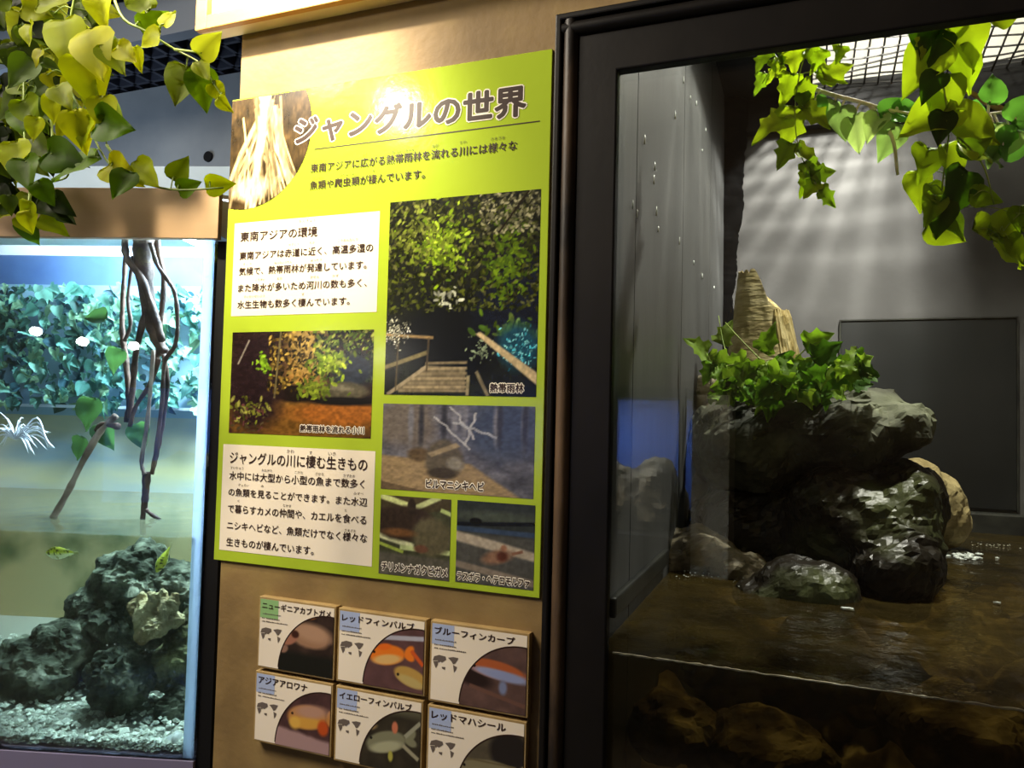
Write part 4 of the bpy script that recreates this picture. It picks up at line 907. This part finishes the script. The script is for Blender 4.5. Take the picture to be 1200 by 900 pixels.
# hanging roots
M_root = mat('brown_root', hexc('2a1f18'), hexc('5a4436'), 20, .7, .3, .4, 60)
M_rootpale = mat('grey_brown_root', hexc('5d4c3e'), hexc('a08c78'), 18, .7, .3, .4, 60)
RO = thing('hanging_roots', 'bundle of dark twisted roots hanging from the hood into the left tank', 'driftwood', tp(178, 270, .26))
def root(pts, r0, r1, dep=.26, ma=M_root, dd=0.0):
    P = smooth_path([tp(x, y, dep+dd*i) for i, (x, y) in enumerate(pts)], 6); n = len(P); rr = random.Random(int(pts[0][0]*7+pts[-1][1]))
    q = MB(); q.tube(P, [max(.001, (r0+(r1-r0)*i/(n-1))*(1+rr.uniform(-.16, .22))) for i in range(n)], 9); q.build('root', ma, RO, smooth=True)
root([(170, 255), (168, 300), (172, 345), (180, 385), (192, 415)], .022, .012); root([(146, 260), (148, 300), (165, 325), (178, 360), (190, 400)], .007, .009, .24)
root([(182, 260), (186, 300), (192, 330), (188, 380), (184, 425)], .006, .006, .28); root([(176, 285), (184, 310), (194, 325), (205, 345), (208, 380), (205, 405), (193, 425), (190, 470), (184, 520), (178, 556)], .0045, .0045, .23)
root([(150, 265), (146, 315), (143, 380), (147, 420), (152, 470), (150, 495)], .0035, .009, .30); root([(156, 300), (150, 350), (153, 380), (146, 400)], .004, .004, .27)
root([(172, 360), (160, 410), (156, 450), (152, 490)], .007, .006, .25); root([(186, 420), (176, 450), (160, 475), (152, 500)], .006, .004, .24); root([(180, 410), (176, 460), (172, 500), (166, 540), (169, 556)], .004, .0045, .22, M_rootpale)
root([(192, 415), (196, 455), (186, 520), (178, 555)], .0055, .005, .24); root([(172, 553), (170, 585), (167, 609)], .009, .005, .23); root([(168, 594), (176, 602), (188, 609)], .005, .003, .23)
root([(136, 487), (118, 505), (100, 535), (80, 575), (62, 607)], .0065, .0065, .20, M_rootpale); root([(140, 500), (120, 497), (112, 505)], .007, .004, .20)
q = MB(); rnd = random.Random(2)
for (px, py, a_, sz) in ((122, 372, 175, 26), (140, 412, -110, 30), (108, 470, -100, 36), (120, 500, -70, 30), (160, 500, -70, 30), (98, 515, -110, 26)):
    p0 = tp(px, py, .25); s_ = dist(p0)/F; ar = math.radians(a_); add_leaf(q, p0, RT*math.cos(ar)+UP*math.sin(ar), -FW+UP*.5, sz*s_, 'heart', hexc('3a5c4a'), rnd)
tag(q.build('root_leaves', M_leaf, None, tp(120, 470, .25), smooth=True, fix=False), 'few dull green leaves hanging beside the roots in the left tank', 'leaf', kind='stuff')
# white spiky plant
q = MB(); rnd = random.Random(9); c0 = tp(18, 515, .30)
for i in range(46):
    a_ = rnd.uniform(-.6, 3.7); l_ = rnd.uniform(.03, .085); d3 = (RT*math.cos(a_)+UP*math.sin(a_)*.7-TW*rnd.uniform(-.5, .6)).normalized()
    q.tube(smooth_path([c0, c0+d3*l_*.5+Vector((0, 0, .012)), c0+d3*l_+Vector((0, 0, -.02*rnd.random()))], 4), [.0014]*4+[.0011]*4+[.0003], 4)
for i in range(5):
    q.tube(smooth_path([c0, c0+RT*.05+UP*(.05-.01*i), c0+RT*(.075+.004*i)-UP*.02], 5), [.0018]*10+[.0004], 5)
tag(q.build('spiky_plant', mat('white_leaf', hexc('d5dde4'), hexc('f2f5f7'), 20, .5), None, c0, smooth=True), 'white spiky air plant at the left edge of the tank above the water', 'plant')
# tank rocks
M_tr = mat('dark_tank_rock', hexc('2c2f26'), hexc('999b8c'), 20, .85, .2, .7, 45, c3=hexc('53574b'), lo=.38, hi=.70)
M_coral = mat('pale_coral_rock', hexc('8a7654'), hexc('d2c49c'), 18, .85, .2, .6, 50)
def TLp(px, py, dep, rx, rz, ry):
    p = tp(px, py, dep); s_ = dist(p)/F; return (p, (rx*s_, ry, rz*s_))
make_rock('tank_rock', 'tall dark rock sloping up to the waterline in the left tank', [TLp(150, 690, .32, 48, 46, .07), TLp(125, 720, .30, 52, 36, .07), TLp(170, 660, .34, 30, 26, .05), TLp(110, 760, .32, 60, 40, .07)], M_tr, .007, .020, 24., 11, pits=.8)
make_rock('tank_rock', 'dark grey rock low at the left edge of the tank', [TLp(40, 790, .22, 58, 42, .07), TLp(70, 760, .24, 40, 32, .06), TLp(5, 815, .22, 40, 30, .06)], M_tr, .007, .018, 24., 12, pits=.8)
make_rock('tank_rock', 'rounded pitted rock in the middle front of the left tank', [TLp(138, 798, .14, 38, 38, .05), TLp(160, 790, .16, 24, 28, .04)], M_tr, .005, .018, 34., 13, pits=1.)
make_rock('tank_rock', 'dark rock under the waterline at the right rear of the tank', [TLp(205, 690, .34, 36, 34, .06), TLp(225, 720, .33, 24, 50, .05), TLp(188, 765, .38, 44, 44, .05)], M_tr, .007, .016, 24., 14, pits=.8)
make_rock('tank_rock', 'olive pitted rock beside the coral at the right side of the tank', [TLp(206, 780, .20, 28, 34, .05), TLp(220, 745, .22, 20, 26, .05)], mat('olive_tank_rock', hexc('2c2c1c'), hexc('8a8a62'), 16, .85, .2, .7, 45, c3=hexc('55553a')), .005, .015, 34., 15, pits=1.)
make_rock('tank_rock', 'grey rock at the lower right corner of the tank behind the shell', [TLp(215, 835, .16, 32, 30, .05), TLp(185, 842, .2, 30, 20, .05)], M_tr, .007, .016, 30., 16, pits=.8)
make_rock('coral_piece', 'pale tan coral piece with knobbly fingers among the tank rocks', [TLp(172, 722, .17, 13, 20, .03), TLp(182, 735, .16, 16, 13, .03), TLp(196, 716, .17, 8, 16, .02), TLp(168, 745, .15, 9, 10, .02), TLp(160, 712, .19, 10, 12, .02), TLp(205, 728, .18, 10, 9, .02), TLp(190, 700, .17, 5, 12, .012), TLp(178, 704, .16, 5, 12, .012), TLp(166, 702, .18, 6, 10, .012), TLp(203, 708, .17, 5, 14, .012)], M_coral, .0035, .007, 55., 17, cat='coral', pits=.7)
make_rock('stone', 'smooth grey stone on the gravel beside the shell', [TLp(172, 872, .08, 13, 13, .02)], mat('grey_stone', hexc('75786c'), None, rough=.8), .005, .004, 30., 18, cat='stone')
# gravel
q = MB(); rnd = random.Random(21)
for i in range(4000):
    s_ = rnd.uniform(.008, .95); d_ = .018+.5*rnd.random()**1.6; r_ = rnd.uniform(.003, .0075)*(1.5 if rnd.random() < .06 else 1); p0 = T3(s_, d_, TB+.018+.05*d_+rnd.uniform(-.004, .004))
    if i >= 2600: p0 = T3(s_, rnd.uniform(.018, .030), TB+rnd.uniform(.004, .024)); r_ *= .8
    a3 = [Vector((rnd.uniform(-1, 1), rnd.uniform(-1, 1), rnd.uniform(-1, 1))).normalized()*r_*rnd.uniform(.7, 1.2) for _ in range(1)]
    ax = [Vector((1, 0, 0)), Vector((0, 1, 0)), Vector((0, 0, 1))]; sc = [r_*rnd.uniform(.7, 1.5), r_*rnd.uniform(.7, 1.3), r_*rnd.uniform(.5, .9)]; Rm = Matrix.Rotation(rnd.uniform(0, 6), 3, 'Z') @ Matrix.Rotation(rnd.uniform(-.5, .5), 3, 'X')
    vs_ = [p0+Rm @ (ax[k]*sc[k]*sg) for k in range(3) for sg in (1, -1)]
    g_ = rnd.uniform(.35, .9); col = (g_*.95, g_, g_*.90)
    q.add(vs_, [(0, 2, 4), (2, 1, 4), (1, 3, 4), (3, 0, 4), (2, 0, 5), (1, 2, 5), (3, 1, 5), (0, 3, 5)], col)
b = len(q.v); q.add([T3(S0+.02, .030, TB+.012), T3(TL_, .030, TB+.012), T3(TL_, TD, TB+.04), T3(S0+.02, TD, TB+.04)], [(0, 1, 2, 3)], (.3, .31, .27))
tag(q.build('gravel', color_mat('gravel_mix', .8, .2), fix=False), 'pale grey gravel covering the bottom of the left tank', 'gravel', kind='stuff')
# cone shell lying on the gravel
q = MB(); a3 = tp(164, 882, .030); b3 = tp(214, 868, .034); P = []; rr_ = []
for i in range(25):
    t = i/24; P.append(a3.lerp(b3, t)+Vector((0, 0, .004))); base_r = .0015+.0145*t if t < .86 else .0145*(1-((t-.86)/.14)**2)**.5+.002
    rr_.append(base_r*(1+.07*math.sin(t*46)))
q.tube(P, rr_, 14); tag(q.build('cone_shell', mat('pale_shell', hexc('a8acae'), hexc('d8dad6'), 30, .4), None, b3, smooth=True), 'long pale pointed spiral shell on the gravel at the tank corner', 'shell')

# puffer fish
def puffer(loc, heading, up, ln, label):
    X = Vector(heading).normalized(); Z = (Vector(up)-X*Vector(up).dot(X)).normalized(); Yv = Z.cross(X); o = thing('puffer_fish', label, 'fish', loc, 'puffer fish in the left tank')
    Mx = Matrix((X, Yv, Z)).transposed().to_4x4(); Mx.translation = Vector(loc)
    prof = [(-.50, .02, .05), (-.42, .035, .075), (-.32, .06, .10), (-.18, .11, .16), (0, .155, .21), (.15, .165, .215), (.28, .14, .18), (.38, .10, .125), (.45, .06, .07), (.49, .03, .035)]
    q = MB(); sg = 20; rr = random.Random(ln*1000)
    spots = [(rr.uniform(-.4, .4), rr.uniform(-1.2, 1.2)) for _ in range(20)]
    P2 = []
    for i in range(len(prof)-1):
        for k in range(4):
            t = k/4; P2.append(tuple(prof[i][j]*(1-t)+prof[i+1][j]*t for j in range(3)))
    P2.append(prof[-1]); vs_ = []; cs = []
    for x, ry, rz in P2:
        for k in range(sg):
            a_ = 2*math.pi*k/sg; vs_.append(Mx @ (Vector((x, 1.15*ry*math.cos(a_), 1.38*rz*math.sin(a_)))*ln))
            top = math.sin(a_); c = Vector(hexc('f2f4ea')).lerp(Vector(hexc('c9cf48')), min(1, max(0, (top-.12)/.35)))
            if top > .2:
                th = a_-math.pi/2
                if any((x-u)**2+(.16*(th-v))**2 < .0011 for u, v in spots): c = Vector(hexc('2c3016'))
            cs.append(tuple(c))
    n = len(P2); q.v += [tuple(v) for v in vs_]; q.c += cs
    for i in range(n-1):
        for k in range(sg): k2 = (k+1) % sg; q.f.append((i*sg+k, i*sg+k2, (i+1)*sg+k2, (i+1)*sg+k))
    q.f.append(tuple(range(sg))[::-1]); q.f.append(tuple(range((n-1)*sg, n*sg)))
    q.build('body', color_mat('puffer_skin', .35, .4, translucent=.45, tint=(1, .98, .85)), o, smooth=True)
    M_fin = bpy.data.materials.get('puffer_fin') or mat('puffer_fin', hexc('c3c48a'), None, rough=.5)
    def fin(name, root2, fan, th=.006):
        q = MB(); f_ = [Vector(p) for p in root2+fan]; dn = Vector((0, th, 0)) if abs(f_[0].y) < .05 else Vector((th, 0, th))
        vs = [Mx @ ((p+dn)*ln) for p in f_]+[Mx @ ((p-dn)*ln) for p in f_]; k = len(f_)
        q.add(vs, [tuple(range(k)), tuple(range(2*k-1, k-1, -1))]+[(i, k+i, k+(i+1) % k, (i+1) % k) for i in range(k)]); q.build(name, M_fin, o)
    fin('tail_fin', [(-.48, 0, -.04), (-.48, 0, .04)], [(-.66, 0, .09), (-.70, 0, 0), (-.66, 0, -.09)])
    fin('dorsal_fin', [(-.22, 0, .13), (-.32, 0, .09)], [(-.42, 0, .18), (-.34, 0, .22)]); fin('anal_fin', [(-.24, 0, -.12), (-.33, 0, -.08)], [(-.41, 0, -.15), (-.34, 0, -.2)])
    for sd_ in (1, -1):
        fin('pectoral_fin', [(.10, sd_*.16, .02), (.10, sd_*.16, -.07)], [(-.03, sd_*.24, -.10), (-.05, sd_*.25, .02)])
        q = MB(); bm = bmesh.new(); bmesh.ops.create_uvsphere(bm, u_segments=12, v_segments=8, radius=.042*ln, matrix=Mx @ Matrix.Translation(Vector((.31, sd_*.115, .07))*ln)); bm.verts.index_update()
        q.add([v.co.copy() for v in bm.verts], [[v.index for v in f.verts] for f in bm.faces]); bm.free(); q.build('eye', bpy.data.materials.get('fish_eye') or mat('fish_eye', hexc('15150f'), None, rough=.1), o, smooth=True)
puffer(tp(70, 648, .12), -RT+UP*.03-FW*.15, UP*.8-FW*.5, .052, 'pale-bellied spotted puffer swimming level under the waterline in open water')
puffer(tp(191, 656, .12), -RT*.35-UP*1.0-FW*.5, RT*.35+UP*.2-FW, .054, 'spotted yellow-green puffer heading down in front of the dark rock')

# ================================================================= ACROSS THE HALL (seen only as reflections in the window)
H = thing('hall_aquarium', 'blue-lit aquarium across the hall, seen reflected in the window glass', 'aquarium', (0, -2.35, .95))
boxobj('back_panel', (-.9, -2.50, 1.0), (.50, -2.49, 1.56), mat('deep_blue_panel', hexc('4a6cc4'), None, rough=.6), H)
boxobj('tank_frame', (-.92, -2.48, .92), (.53, -2.02, .985), M_black, H); boxobj('tank_frame', (-.92, -2.48, 1.56), (.53, -2.02, 1.60), M_black, H); boxobj('tank_frame', (.505, -2.06, .985), (.53, -2.02, 1.56), M_black, H)
make_rock('rockwork', '', [((.05, -2.25, 1.12), (.30, .10, .18)), ((.36, -2.25, 1.10), (.15, .10, .19)), ((.22, -2.25, 1.10), (.2, .1, .17)), ((-.35, -2.25, 1.12), (.3, .1, .16))], M_bankrock, .02, .05, 7., 31, parent=H)
lamp('hall_aquarium_light', 'AREA', (-.1, -2.22, 1.55), 15, (.85, .92, 1.0), 1.0, (-.1, -2.35, 1.0), sy=.2)
struct(boxobj('wall_hall_pillar', (.535, -2.48, .80), (.69, -2.2, 1.58), mat('pale_pillar_paint', hexc('cfccc0'), None, rough=.7)))
for i, p0 in enumerate(((-.569, -1.582, 1.698), (-.747, -1.589, 1.707), (-.907, -1.594, 1.738))):
    lamp('hall_spot_bulb', 'POINT', p0, .9, (1, .95, .9), .016)
